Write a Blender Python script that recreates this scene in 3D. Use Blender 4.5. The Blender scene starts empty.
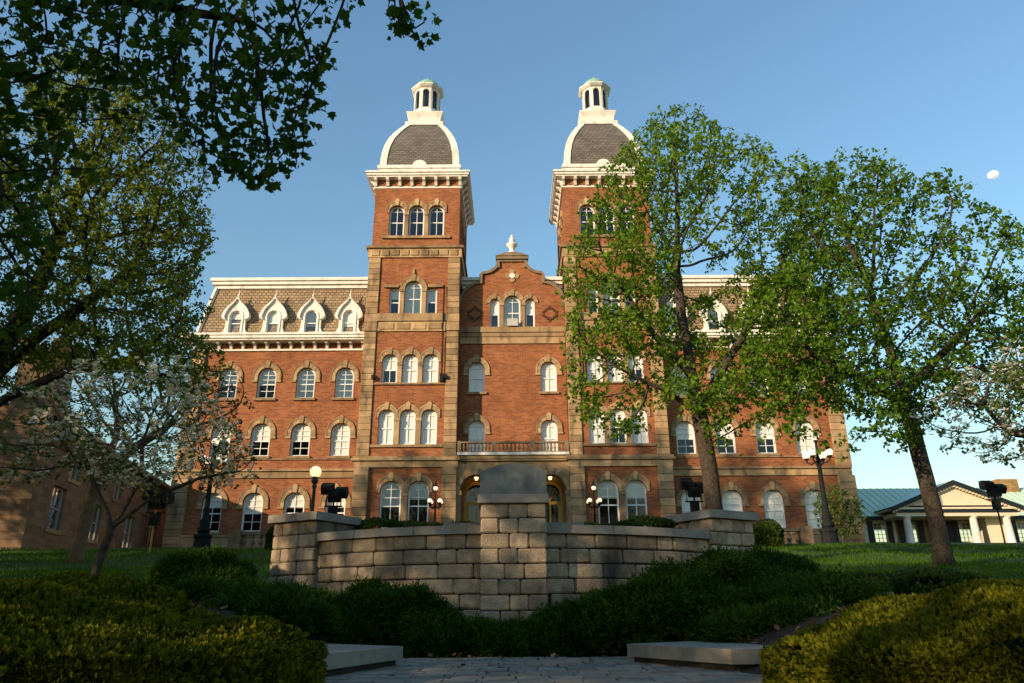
import bpy, math, random
import numpy as np
from mathutils import Vector, Matrix
from mathutils.geometry import tessellate_polygon

random.seed(7)
RNG = np.random.default_rng(7)
R = math.radians
S = bpy.context.scene
COL = S.collection

# ------------------------------------------------------------------ camera
EYE = 0.48
cam_d = bpy.data.cameras.new('camera')
cam = bpy.data.objects.new('camera', cam_d)
COL.objects.link(cam)
cam.location = (0, 0, EYE)
cam.rotation_euler = (Matrix.Rotation(R(90) + math.atan(275 / 749), 3, 'X') @ Matrix.Rotation(R(-0.32), 3, 'Z')).to_euler()
cam_d.sensor_width = 36
cam_d.lens = 749 / 1024 * 36
cam_d.shift_x = -0.5 / 1024
cam_d.clip_start = 0.05
cam_d.clip_end = 9000
S.camera = cam

# ------------------------------------------------------------------ sky, sun, exposure
SUN_AZ, SUN_EL = 50.0, 16.0          # degrees left of straight behind the camera; height
w = bpy.data.worlds.new('World')
S.world = w
w.use_nodes = True
nt = w.node_tree
sky = nt.nodes.new('ShaderNodeTexSky')
sky.sky_type = 'NISHITA'
sky.sun_disc = False
sky.sun_elevation = R(SUN_EL)
sky.sun_rotation = R(180 + SUN_AZ)
sky.altitude = 300
sky.air_density = 2.0
sky.dust_density = 0.5
sky.ozone_density = 5.4
bg = nt.nodes['Background']
bg.inputs['Strength'].default_value = 0.15
nt.links.new(sky.outputs[0], bg.inputs[0])
sun_d = bpy.data.lights.new('sun', 'SUN')
sun_d.energy = 4.3
sun_d.angle = R(0.6)
sun_d.color = (1.0, 0.76, 0.50)
sun = bpy.data.objects.new('sun', sun_d)
COL.objects.link(sun)
sun_to = Vector((math.sin(R(SUN_AZ)) * math.cos(R(SUN_EL)), math.cos(R(SUN_AZ)) * math.cos(R(SUN_EL)), -math.sin(R(SUN_EL))))
sun.rotation_euler = sun_to.to_track_quat('-Z', 'Y').to_euler()
sun.location = (-60, -60, 60)
S.view_settings.view_transform = 'Standard'
S.view_settings.look = 'None'
S.view_settings.gamma = 1
S.view_settings.use_curve_mapping = False
S.view_settings.exposure = 0.68
S.render.engine = 'CYCLES'
S.cycles.max_bounces = 6
S.cycles.transparent_max_bounces = 12


# ------------------------------------------------------------------ materials
def nodes(m):
    m.use_nodes = True
    t = m.node_tree
    return t, t.nodes['Principled BSDF'], t.nodes.new, t.links.new


def ramp(t, fac, stops):
    r = t.nodes.new('ShaderNodeValToRGB')
    el = r.color_ramp.elements
    while len(el) < len(stops):
        el.new(0.5)
    for e, (p, c) in zip(el, stops):
        e.position = p
        e.color = (*c, 1)
    t.links.new(fac, r.inputs[0])
    return r.outputs[0]


def mixc(t, a, b, fac, mode='MIX'):
    n = t.nodes.new('ShaderNodeMix')
    n.data_type = 'RGBA'
    n.blend_type = mode
    for s, v in ((n.inputs[6], a), (n.inputs[7], b), (n.inputs[0], fac)):
        if hasattr(v, 'links'):
            t.links.new(v, s)
        elif isinstance(v, tuple):
            s.default_value = (*v, 1)
        else:
            s.default_value = v
    return n.outputs[2]


def noise(t, vec, scale, detail=4, rough=0.6):
    n = t.nodes.new('ShaderNodeTexNoise')
    n.inputs['Scale'].default_value = scale
    n.inputs['Detail'].default_value = detail
    n.inputs['Roughness'].default_value = rough
    t.links.new(vec, n.inputs['Vector'])
    return n.outputs['Fac']


def bump(t, h, b, dist, strength=1.0):
    n = t.nodes.new('ShaderNodeBump')
    n.inputs['Distance'].default_value = dist
    n.inputs['Strength'].default_value = strength
    t.links.new(h, n.inputs['Height'])
    t.links.new(n.outputs[0], b.inputs['Normal'])


def mat(name, c1, c2=None, rough=0.8, scale=3.0, bscale=None, bdist=0.01, tint=0.0, spec=0.3, metal=0.0, stain=None):
    """mottled surface: two colours through noise, optional bump, optional per-face tint"""
    m = bpy.data.materials.new(name)
    t, b, new, link = nodes(m)
    tc = new('ShaderNodeTexCoord').outputs['Object']
    b.inputs['Roughness'].default_value = rough
    b.inputs['Specular IOR Level'].default_value = spec
    b.inputs['Metallic'].default_value = metal
    c2 = c2 or tuple(x * 0.7 for x in c1)
    n1 = noise(t, tc, scale, 6)
    col = ramp(t, n1, [(0.3, c2), (0.7, c1)])
    if tint:
        a = new('ShaderNodeAttribute')
        a.attribute_name = 'tint'
        v = new('ShaderNodeMapRange')
        v.inputs['To Min'].default_value = 1 - tint
        v.inputs['To Max'].default_value = 1 + tint
        link(a.outputs['Fac'], v.inputs['Value'])
        cc = new('ShaderNodeCombineColor')
        for i in range(3):
            link(v.outputs[0], cc.inputs[i])
        col = mixc(t, col, cc.outputs[0], 1.0, 'MULTIPLY')
    if stain:
        mp = new('ShaderNodeMapping')
        mp.inputs['Scale'].default_value = (1, 1, 0.35)
        link(tc, mp.inputs[0])
        n2 = noise(t, mp.outputs[0], stain[1], 5)
        f = ramp(t, n2, [(0.5, (0, 0, 0)), (0.72, (1, 1, 1))])
        col = mixc(t, col, stain[0], f)
    link(col, b.inputs['Base Color'])
    if bscale:
        bump(t, noise(t, tc, bscale, 5), b, bdist)
    return m


def brick_mat(name, ca, cb, mortar, bw=0.215, rh=0.075):
    m = bpy.data.materials.new(name)
    t, b, new, link = nodes(m)
    tc = new('ShaderNodeTexCoord').outputs['Object']
    sx = new('ShaderNodeSeparateXYZ')
    link(tc, sx.inputs[0])
    ad = new('ShaderNodeMath')
    link(sx.outputs[0], ad.inputs[0])
    link(sx.outputs[1], ad.inputs[1])
    cx = new('ShaderNodeCombineXYZ')
    link(ad.outputs[0], cx.inputs[0])
    link(sx.outputs[2], cx.inputs[1])
    br = new('ShaderNodeTexBrick')
    br.inputs['Scale'].default_value = 1
    br.inputs['Brick Width'].default_value = bw
    br.inputs['Row Height'].default_value = rh
    br.inputs['Mortar Size'].default_value = 0.009
    br.inputs['Mortar Smooth'].default_value = 0.3
    br.inputs['Bias'].default_value = 0.0
    br.inputs['Color1'].default_value = (*ca, 1)
    br.inputs['Color2'].default_value = (*cb, 1)
    br.inputs['Mortar'].default_value = (*mortar, 1)
    link(cx.outputs[0], br.inputs['Vector'])
    n1 = noise(t, tc, 0.45, 6, 0.65)
    f = ramp(t, n1, [(0.3, (0.74, 0.70, 0.68)), (0.7, (1.08, 1.06, 1.05))])
    col = mixc(t, br.outputs['Color'], f, 1.0, 'MULTIPLY')
    mp = new('ShaderNodeMapping')
    mp.inputs['Scale'].default_value = (1.6, 1.6, 0.25)
    link(tc, mp.inputs[0])
    n3 = noise(t, mp.outputs[0], 1.1, 5)
    f3 = ramp(t, n3, [(0.52, (0, 0, 0)), (0.8, (0.55, 0.55, 0.55))])
    col = mixc(t, col, tuple(x * 0.42 for x in ca), f3)
    link(col, b.inputs['Base Color'])
    b.inputs['Roughness'].default_value = 0.9
    b.inputs['Specular IOR Level'].default_value = 0.2
    bump(t, br.outputs['Fac'], b, -0.006)
    return m


def shingle_mat(name, ca, cb, dark, bw, rh, patt=0.0):
    m = bpy.data.materials.new(name)
    t, b, new, link = nodes(m)
    tc = new('ShaderNodeTexCoord').outputs['Object']
    sx = new('ShaderNodeSeparateXYZ')
    link(tc, sx.inputs[0])
    ad = new('ShaderNodeMath')
    link(sx.outputs[0], ad.inputs[0])
    link(sx.outputs[1], ad.inputs[1])
    cx = new('ShaderNodeCombineXYZ')
    link(ad.outputs[0], cx.inputs[0])
    link(sx.outputs[2], cx.inputs[1])
    br = new('ShaderNodeTexBrick')
    br.inputs['Scale'].default_value = 1
    br.inputs['Brick Width'].default_value = bw
    br.inputs['Row Height'].default_value = rh
    br.inputs['Mortar Size'].default_value = 0.022
    br.inputs['Mortar Smooth'].default_value = 0.6
    br.inputs['Color1'].default_value = (*ca, 1)
    br.inputs['Color2'].default_value = (*cb, 1)
    br.inputs['Mortar'].default_value = (*dark, 1)
    link(cx.outputs[0], br.inputs['Vector'])
    n1 = noise(t, tc, 0.9, 6, 0.7)
    f = ramp(t, n1, [(0.3, (0.7, 0.7, 0.7)), (0.7, (1.1, 1.1, 1.1))])
    col = mixc(t, br.outputs['Color'], f, 1.0, 'MULTIPLY')
    link(col, b.inputs['Base Color'])
    b.inputs['Roughness'].default_value = 0.85
    bump(t, br.outputs['Fac'], b, -0.02)
    return m


def leaf_mat(name, ca, cb, trans=0.35, nscale=0.5, rough=0.6, spec=0.12):
    m = bpy.data.materials.new(name)
    t, b, new, link = nodes(m)
    out = t.nodes['Material Output']
    a = new('ShaderNodeAttribute')
    a.attribute_name = 'tint'
    tc = new('ShaderNodeTexCoord').outputs['Object']
    n1 = noise(t, tc, nscale, 3)
    ad = new('ShaderNodeMath')
    ad.operation = 'MULTIPLY_ADD'
    link(n1, ad.inputs[0])
    ad.inputs[1].default_value = 1.0
    h = new('ShaderNodeMath')
    h.operation = 'MULTIPLY_ADD'
    link(a.outputs['Fac'], h.inputs[0])
    h.inputs[1].default_value = 0.7
    h.inputs[2].default_value = -0.35
    link(h.outputs[0], ad.inputs[2])
    col = ramp(t, ad.outputs[0], [(0.15, ca), (0.85, cb)])
    link(col, b.inputs['Base Color'])
    b.inputs['Roughness'].default_value = rough
    b.inputs['Specular IOR Level'].default_value = spec
    tr = new('ShaderNodeBsdfTranslucent')
    link(mixc(t, col, (1.0, 1.0, 0.55), 1.0, 'MULTIPLY'), tr.inputs[0])
    mx = new('ShaderNodeMixShader')
    mx.inputs[0].default_value = trans
    link(b.outputs[0], mx.inputs[1])
    link(tr.outputs[0], mx.inputs[2])
    link(mx.outputs[0], out.inputs[0])
    return m


def emit_mat(name, col, strength):
    m = bpy.data.materials.new(name)
    t, b, new, link = nodes(m)
    b.inputs['Base Color'].default_value = (0.8, 0.78, 0.72, 1)
    b.inputs['Emission Color'].default_value = (*col, 1)
    b.inputs['Emission Strength'].default_value = strength
    b.inputs['Roughness'].default_value = 0.35
    return m


def glass_mat(name):
    m = bpy.data.materials.new(name)
    t, b, new, link = nodes(m)
    out = t.nodes['Material Output']
    tr = new('ShaderNodeBsdfTransparent')
    tr.inputs[0].default_value = (0.94, 0.95, 0.94, 1)
    gl = new('ShaderNodeBsdfGlossy')
    gl.inputs['Roughness'].default_value = 0.02
    tc = new('ShaderNodeTexCoord').outputs['Object']
    bp = new('ShaderNodeBump')
    bp.inputs['Distance'].default_value = 0.004
    link(noise(t, tc, 2.6, 2), bp.inputs['Height'])
    link(bp.outputs[0], gl.inputs['Normal'])
    fr = new('ShaderNodeFresnel')
    fr.inputs['IOR'].default_value = 1.5
    mm = new('ShaderNodeMath')
    mm.operation = 'MULTIPLY_ADD'
    link(fr.outputs[0], mm.inputs[0])
    mm.inputs[1].default_value = 1.0
    mm.inputs[2].default_value = 0.03
    mx = new('ShaderNodeMixShader')
    link(mm.outputs[0], mx.inputs[0])
    link(tr.outputs[0], mx.inputs[1])
    link(gl.outputs[0], mx.inputs[2])
    link(mx.outputs[0], out.inputs[0])
    return m


M = {}
M['brick'] = brick_mat('red_brick', (0.37, 0.130, 0.048), (0.215, 0.065, 0.027), (0.32, 0.20, 0.115), 0.32, 0.105)
M['stone'] = mat('sandstone', (0.41, 0.275, 0.145), (0.27, 0.17, 0.086), 0.9, 1.3, 14, 0.012, tint=0.32, stain=((0.10, 0.068, 0.04), 1.5))
M['dark_stone'] = mat('weathered_coping', (0.26, 0.19, 0.12), (0.15, 0.105, 0.07), 0.9, 2.0, 14, 0.012)
M['white'] = mat('white_paint', (0.80, 0.77, 0.71), (0.66, 0.62, 0.55), 0.65, 3.5, 25, 0.006, stain=((0.50, 0.46, 0.39), 2.2))
M['sash'] = mat('white_sash_paint', (0.80, 0.80, 0.79), (0.70, 0.70, 0.70), 0.5, 2.0)
M['slate'] = shingle_mat('grey_slate', (0.20, 0.172, 0.14), (0.13, 0.112, 0.093), (0.045, 0.042, 0.04), 0.34, 0.17)
M['mansard'] = shingle_mat('tan_fishscale_shingle', (0.38, 0.262, 0.14), (0.25, 0.168, 0.092), (0.055, 0.038, 0.024), 0.30, 0.22)
M['copper'] = mat('green_copper', (0.24, 0.44, 0.32), (0.18, 0.34, 0.26), 0.7, 3.0)
M['glass'] = glass_mat('window_glass')
M['blind'] = mat('cream_blind', (0.86, 0.83, 0.77), (0.74, 0.71, 0.65), 0.9, 3.0)
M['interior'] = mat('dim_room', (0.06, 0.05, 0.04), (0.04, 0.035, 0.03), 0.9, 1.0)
M['iron'] = mat('black_iron', (0.012, 0.014, 0.014), (0.022, 0.026, 0.025), 0.7, 8.0, 40, 0.002, spec=0.05)
M['brass'] = mat('brass_pole', (0.30, 0.19, 0.06), (0.22, 0.13, 0.04), 0.45, 8.0, metal=0.6)
M['globe'] = emit_mat('lit_globe', (1.0, 0.66, 0.32), 0.85)
M['globe_white'] = emit_mat('lit_white_globe', (1.0, 0.76, 0.50), 0.62)
M['porch_light'] = emit_mat('porch_globe', (1.0, 0.62, 0.25), 2.2)
M['soot'] = mat('dark_header_brick', (0.10, 0.045, 0.025), (0.06, 0.03, 0.018), 0.9, 3.0)
M['gold'] = mat('gilded_frame', (0.62, 0.36, 0.06), (0.5, 0.28, 0.05), 0.45, 3.0)
M['block'] = mat('tumbled_block', (0.50, 0.385, 0.26), (0.26, 0.195, 0.13), 0.95, 7.0, 45, 0.03, tint=0.24, stain=((0.05, 0.045, 0.04), 1.2))
M['mortar'] = mat('dark_joint', (0.05, 0.045, 0.04), (0.03, 0.027, 0.024), 1.0, 6.0)
M['coping'] = mat('grey_coping', (0.31, 0.275, 0.225), (0.19, 0.17, 0.14), 0.9, 3.0, 60, 0.004, tint=0.1)
M['plaque'] = mat('smooth_grey_granite', (0.23, 0.232, 0.205), (0.145, 0.148, 0.132), 0.8, 6.0, 60, 0.004, stain=((0.10, 0.105, 0.10), 3.0))
M['paver'] = mat('grey_paver', (0.27, 0.23, 0.18), (0.165, 0.142, 0.112), 0.9, 6.0, 50, 0.004, tint=0.22)
M['slab'] = mat('grey_slab', (0.30, 0.26, 0.20), (0.20, 0.175, 0.14), 0.9, 5.0, 50, 0.004)
M['lawn'] = mat('lawn_soil', (0.045, 0.090, 0.010), (0.026, 0.052, 0.007), 1.0, 1.5, 30, 0.02)
M['mulch'] = mat('mulch_soil', (0.060, 0.038, 0.024), (0.028, 0.018, 0.012), 1.0, 6.0, 30, 0.03)
M['grass'] = leaf_mat('grass_blade', (0.030, 0.082, 0.005), (0.072, 0.150, 0.010), 0.3, 0.6, 0.8, 0.03)
M['litter'] = leaf_mat('dead_leaf', (0.10, 0.045, 0.02), (0.28, 0.16, 0.09), 0.1, 2.0)
M['bark'] = mat('grey_brown_bark', (0.10, 0.076, 0.055), (0.036, 0.027, 0.02), 0.95, 11.0, 16, 0.09)
M['bark_dark'] = mat('dark_bark', (0.045, 0.034, 0.025), (0.022, 0.017, 0.013), 0.95, 9.0, 18, 0.03)
M['bark_tan'] = mat('tan_bark', (0.19, 0.13, 0.075), (0.10, 0.07, 0.04), 0.95, 9.0, 18, 0.03)
M['maple'] = leaf_mat('maple_leaf', (0.054, 0.126, 0.008), (0.190, 0.310, 0.022), 0.5)
M['maple_b'] = leaf_mat('deep_maple_leaf', (0.042, 0.105, 0.008), (0.140, 0.250, 0.020), 0.5)
M['spring'] = leaf_mat('spring_leaf', (0.09, 0.140, 0.012), (0.24, 0.270, 0.030), 0.45)
M['spring_b'] = leaf_mat('thin_spring_leaf', (0.055, 0.095, 0.016), (0.13, 0.18, 0.035), 0.3)
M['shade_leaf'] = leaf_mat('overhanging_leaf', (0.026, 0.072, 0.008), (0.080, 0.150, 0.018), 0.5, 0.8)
M['blossom'] = leaf_mat('dogwood_bract', (0.55, 0.52, 0.42), (0.78, 0.76, 0.68), 0.25)
M['yew'] = leaf_mat('golden_yew', (0.014, 0.027, 0.003), (0.150, 0.150, 0.011), 0.2, 2.4, 0.8, 0.03)
M['juniper'] = leaf_mat('juniper_spray', (0.010, 0.032, 0.004), (0.048, 0.098, 0.013), 0.15, 2.2, 0.8, 0.03)
M['boxwood'] = leaf_mat('boxwood_leaf', (0.025, 0.05, 0.010), (0.055, 0.09, 0.018), 0.15, 1.2)
M['twig'] = mat('dry_twig', (0.11, 0.075, 0.05), (0.06, 0.04, 0.026), 0.95, 9.0)
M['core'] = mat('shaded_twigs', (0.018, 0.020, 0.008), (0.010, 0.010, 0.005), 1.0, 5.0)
M['chapel'] = brick_mat('coursed_brown_stone', (0.27, 0.172, 0.10), (0.17, 0.108, 0.065), (0.11, 0.08, 0.055), 0.75, 0.32)
M['roof_dark'] = mat('dark_roof', (0.05, 0.045, 0.042), (0.035, 0.032, 0.03), 0.8, 3.0)
M['rubble'] = brick_mat('tan_rubble', (0.42, 0.27, 0.12), (0.28, 0.17, 0.07), (0.20, 0.14, 0.08), 0.45, 0.19)
M['cream'] = mat('cream_paint', (0.72, 0.64, 0.47), (0.62, 0.54, 0.40), 0.7, 2.0)
M['green_metal'] = mat('sea_green_metal', (0.52, 0.70, 0.55), (0.45, 0.63, 0.50), 0.5, 0.8)
M['shutter'] = mat('blue_black_paint', (0.012, 0.017, 0.022), (0.02, 0.026, 0.03), 0.5, 4.0)
M['moon'] = emit_mat('moon_glow', (1.0, 0.98, 0.94), 0.45)  # faint glow added to even out the moon's sunlit and shaded sides
M['ac'] = mat('grey_metal_case', (0.62, 0.60, 0.55), (0.5, 0.48, 0.44), 0.5, 4.0)


# ------------------------------------------------------------------ object helpers
def tag(o, label=None, cat=None, group=None, kind=None):
    for k, v in (('label', label), ('category', cat), ('group', group), ('kind', kind)):
        if v:
            o[k] = v
    return o


def empty(name, loc, label=None, cat=None, group=None, rz=0):
    o = bpy.data.objects.new(name, None)
    o.empty_display_size = 0.3
    o.location = loc
    o.rotation_euler = (0, 0, rz)
    COL.objects.link(o)
    return tag(o, label, cat, group)


def wloc(o):
    v = Vector((0, 0, 0))
    while o:
        v = v + o.location
        o = o.parent
    return v


def link_mesh(name, me, m, parent=None, loc=(0, 0, 0), rz=0):
    o = bpy.data.objects.new(name, me)
    if m and not me.materials:
        me.materials.append(m)
    o.location = loc
    o.rotation_euler = (0, 0, rz)
    COL.objects.link(o)
    if parent:
        o.parent = parent
    return o


def copy_tree(o, parent=None):
    c = o.copy()
    COL.objects.link(c)
    c.parent = parent
    for ch in o.children:
        copy_tree(ch, c)
    return c


class MB:
    def __init__(self):
        self.v, self.f, self.t = [], [], []

    def add(self, vs, fs, tint=None):
        n = len(self.v)
        self.v += [tuple(p) for p in vs]
        self.f += [tuple(i + n for i in q) for q in fs]
        self.t += [random.random() if tint is None else tint] * len(fs)
        return self

    def box(self, x0, x1, y0, y1, z0, z1, tint=None):
        vs = [(x, y, z) for x in (x0, x1) for y in (y0, y1) for z in (z0, z1)]
        return self.add(vs, [(0, 1, 3, 2), (4, 6, 7, 5), (0, 4, 5, 1), (2, 3, 7, 6), (0, 2, 6, 4), (1, 5, 7, 3)], tint)

    def cbox(self, x0, x1, y0, y1, z0, z1, b=0.02, tint=None):
        """box with chamfered edges on the -y face"""
        a = [(x0, y1, z0), (x1, y1, z0), (x1, y1, z1), (x0, y1, z1)]
        m_ = [(x0, y0 + b, z0), (x1, y0 + b, z0), (x1, y0 + b, z1), (x0, y0 + b, z1)]
        c = [(x0 + b, y0, z0 + b), (x1 - b, y0, z0 + b), (x1 - b, y0, z1 - b), (x0 + b, y0, z1 - b)]
        fs = [(3, 2, 1, 0), (8, 9, 10, 11)]
        for i in range(4):
            j = (i + 1) % 4
            fs += [(i, j, 4 + j, 4 + i), (4 + i, 4 + j, 8 + j, 8 + i)]
        return self.add(a + m_ + c, fs, tint)

    def prism(self, pts, y0, y1, tint=None):
        """polygon in (x, z) pushed from y0 to y1"""
        n = len(pts)
        vs = [(x, y0, z) for x, z in pts] + [(x, y1, z) for x, z in pts]
        tri = tessellate_polygon([[Vector((x, z, 0)) for x, z in pts]])
        fs = [tuple(t) for t in tri] + [tuple(n + i for i in reversed(t)) for t in tri]
        fs += [(i, (i + 1) % n, n + (i + 1) % n, n + i) for i in range(n)]
        return self.add(vs, fs, tint)

    def plate(self, pts, z0, z1, tint=None):
        """polygon in (x, y) from z0 to z1"""
        n = len(pts)
        vs = [(x, y, z0) for x, y in pts] + [(x, y, z1) for x, y in pts]
        tri = tessellate_polygon([[Vector((x, y, 0)) for x, y in pts]])
        fs = [tuple(t) for t in tri] + [tuple(n + i for i in reversed(t)) for t in tri]
        fs += [(i, (i + 1) % n, n + (i + 1) % n, n + i) for i in range(n)]
        return self.add(vs, fs, tint)

    def band(self, inner, outer, y0, y1, closed=False, tint=None):
        """strip between two equal-length outlines in (x, z), y0 front, y1 back"""
        n = len(inner)
        vs = [(x, y0, z) for x, z in inner] + [(x, y0, z) for x, z in outer] + [(x, y1, z) for x, z in inner] + [(x, y1, z) for x, z in outer]
        fs = []
        for i in range(n if closed else n - 1):
            j = (i + 1) % n
            fs += [(i, j, n + j, n + i), (2 * n + i, 3 * n + i, 3 * n + j, 2 * n + j), (i, 2 * n + i, 2 * n + j, j), (n + i, n + j, 3 * n + j, 3 * n + i)]
        if not closed:
            fs += [(0, n, 3 * n, 2 * n), (n - 1, 3 * n - 1, 4 * n - 1, 2 * n - 1)]
        return self.add(vs, fs, tint)

    def tube(self, pts, rad, n=8, tint=None, cap=True):
        pts = [Vector(p) for p in pts]
        vs, fs = [], []
        up = None
        for i, p in enumerate(pts):
            d = (pts[min(i + 1, len(pts) - 1)] - pts[max(i - 1, 0)])
            d = d.normalized() if d.length > 1e-9 else Vector((0, 0, 1))
            if up is None:
                up = Vector((1, 0, 0)) if abs(d.x) < 0.9 else Vector((0, 1, 0))
            a = (up - d * up.dot(d)).normalized()
            up = a
            b = d.cross(a)
            r = rad[i] if isinstance(rad, (list, tuple)) else rad
            for k in range(n):
                t = 2 * math.pi * k / n
                vs.append(p + (a * math.cos(t) + b * math.sin(t)) * r)
        for i in range(len(pts) - 1):
            for k in range(n):
                l = (k + 1) % n
                fs.append((i * n + k, i * n + l, (i + 1) * n + l, (i + 1) * n + k))
        if cap:
            fs += [tuple(reversed(range(n))), tuple((len(pts) - 1) * n + k for k in range(n))]
        return self.add(vs, fs, tint)

    def lathe(self, prof, c, n=16, tint=None, rot=0.0):
        """profile [(r, z)] turned about the vertical through c"""
        vs, fs = [], []
        for r, z in prof:
            for k in range(n):
                t = 2 * math.pi * k / n + rot
                vs.append((c[0] + r * math.cos(t), c[1] + r * math.sin(t), c[2] + z))
        for i in range(len(prof) - 1):
            for k in range(n):
                l = (k + 1) % n
                fs.append((i * n + k, i * n + l, (i + 1) * n + l, (i + 1) * n + k))
        fs += [tuple(reversed(range(n))), tuple((len(prof) - 1) * n + k for k in range(n))]
        return self.add(vs, fs, tint)

    def sphere(self, c, r, n=14, m=9, sz=1.0):
        prof = [(max(r * math.sin(math.pi * i / m), r * 0.02), -r * sz * math.cos(math.pi * i / m)) for i in range(m + 1)]
        return self.lathe(prof, c, n)

    def build(self, name, m, parent=None, smooth=False, origin=None):
        o0 = wloc(parent) if parent else Vector(origin or (0, 0, 0))
        me = bpy.data.meshes.new(name)
        me.from_pydata([(x - o0.x, y - o0.y, z - o0.z) for x, y, z in self.v], [], self.f)
        me.validate()
        if len(me.polygons) == len(self.t):
            a = me.attributes.new('tint', 'FLOAT', 'FACE')
            a.data.foreach_set('value', self.t)
        if smooth:
            me.polygons.foreach_set('use_smooth', [True] * len(me.polygons))
        bmfix(me)
        return link_mesh(name, me, m, parent, (0, 0, 0) if parent else o0)


def bmfix(me):
    import bmesh
    bm = bmesh.new()
    bm.from_mesh(me)
    bmesh.ops.recalc_face_normals(bm, faces=bm.faces)
    bm.to_mesh(me)
    bm.free()


def np_mesh(name, verts, k, tint=None, smooth=False):
    """verts: (n*k, 3), every k of them one face"""
    n = len(verts) // k
    me = bpy.data.meshes.new(name)
    me.vertices.add(len(verts))
    me.vertices.foreach_set('co', np.asarray(verts, dtype=np.float32).ravel())
    me.loops.add(n * k)
    me.loops.foreach_set('vertex_index', np.arange(n * k, dtype=np.int32))
    me.polygons.add(n)
    me.polygons.foreach_set('loop_start', np.arange(0, n * k, k, dtype=np.int32))
    me.update(calc_edges=True)
    if tint is not None:
        a = me.attributes.new('tint', 'FLOAT', 'FACE')
        a.data.foreach_set('value', np.asarray(tint, dtype=np.float32))
    return me


def unit(a):
    return a / np.maximum(np.linalg.norm(a, axis=1, keepdims=True), 1e-9)


def rand_dirs(n):
    return unit(RNG.normal(size=(n, 3)))


def kites(p, d, side, l, w_, at=0.5):
    """one four-cornered leaf per point: base p, along d, half-width w_"""
    l = l[:, None]
    w_ = w_[:, None]
    v = np.stack([p, p + d * l * at - side * w_, p + d * l, p + d * l * at + side * w_], axis=1)
    return v.reshape(-1, 3)


MAPLE = np.array([(0, 0), (.22, .05), (.48, .18), (.36, .34), (.55, .62), (.28, .60), (.16, .78), (0, 1.05), (-.16, .78), (-.28, .60), (-.55, .62), (-.36, .34), (-.48, .18), (-.22, .05)])


def lobed(p, d, side, l):
    nrm = np.cross(d, side)
    out = []
    for a, b in MAPLE:
        out.append(p + d * (l * b)[:, None] + side * (l * a)[:, None] - nrm * (l * 0.12 * abs(a) * 2)[:, None])
    return np.stack(out, axis=1).reshape(-1, 3)


# ------------------------------------------------------------------ terrain
def gz(x, y):
    x = np.asarray(x, float)
    y = np.asarray(y, float)
    L = np.interp(y, [-300, -20, 1, 4, 6, 9, 13, 18, 24, 30, 33, 47, 70, 300], [-1, 0, 0, .10, .26, .56, 1.0, 1.47, 2.22, 2.98, 3.22, 4.55, 5.6, 7])
    ax = np.abs(x)
    sm = lambda a, b, t: (lambda q: q * q * (3 - 2 * q))(np.clip((t - a) / (b - a), 0, 1))
    keep = sm(1.75, 3.3, ax)
    far = sm(9.7, 12.5, y)
    z = L * np.maximum(keep, far)
    rr = np.sqrt(x * x + (y - 16.0) ** 2)
    inside = (1 - sm(4.6, 4.75, rr)) * (y < 16.5)
    z = np.where(inside > 0, np.maximum(z, z * (1 - inside) + 1.5 * inside), z)
    bump_ = 0.05 * np.sin(x * 0.9 + 1.3) * np.sin(y * 0.7) + 0.04 * np.sin(x * 0.37 - y * 0.5)
    return z + bump_ * np.clip((y - 11) / 4, 0, 1) * np.clip((45 - y) / 4, 0, 1)


def gzf(x, y):
    return float(gz(x, y))


def axis(a, b, fine, out):
    c = list(np.arange(a, b + 1e-6, fine))
    st = fine
    hi, lo = c[-1], c[0]
    up, dn = [], []
    while hi < out:
        st *= 1.35
        hi += st
        lo -= st
        up.append(hi)
        dn.append(lo)
    return np.array(dn[::-1] + c + up)


def make_ground():
    xs = axis(-16, 16, 0.3, 900)
    ys = axis(-2, 36, 0.3, 900)
    X, Y = np.meshgrid(xs, ys)
    Z = gz(X, Y)
    nx, ny = len(xs), len(ys)
    v = np.stack([X, Y, Z], -1).reshape(-1, 3)
    idx = np.arange(nx * ny).reshape(ny, nx)
    f = np.stack([idx[:-1, :-1], idx[:-1, 1:], idx[1:, 1:], idx[1:, :-1]], -1).reshape(-1, 4)
    me = bpy.data.meshes.new('ground')
    me.from_pydata(v.tolist(), [], f.tolist())
    me.polygons.foreach_set('use_smooth', [True] * len(me.polygons))
    o = link_mesh('ground', me, M['lawn'])
    tag(o, kind='structure')
    # planting bed: mulch sheet a little above the ground, from the paving to the wall
    xs = np.arange(-5.4, 5.41, 0.2)
    ys = np.arange(4.5, 13.6, 0.2)
    X, Y = np.meshgrid(xs, ys)
    Z = gz(X, Y) + 0.012 + 0.012 * np.sin(X * 9) * np.sin(Y * 8)
    nx, ny = len(xs), len(ys)
    idx = np.arange(nx * ny).reshape(ny, nx)
    f = np.stack([idx[:-1, :-1], idx[:-1, 1:], idx[1:, 1:], idx[1:, :-1]], -1).reshape(-1, 4)
    cx, cy = (X[:-1, :-1] + 0.1).ravel(), (Y[:-1, :-1] + 0.1).ravel()
    rr = np.sqrt(cx ** 2 + (cy - 16) ** 2)
    keep = ((cy > 9.55) | (np.abs(cx) > 1.9)) & (rr > 4.9) & (np.abs(cx) < 4.6 + 0.5 * np.sin(cy * 1.7)) & (cy < 12.8)
    me = bpy.data.meshes.new('planting_bed')
    me.from_pydata(np.stack([X, Y, Z], -1).reshape(-1, 3).tolist(), [], f[keep].tolist())
    o = link_mesh('planting_bed', me, M['mulch'])
    tag(o, kind='structure')


make_ground()

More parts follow.
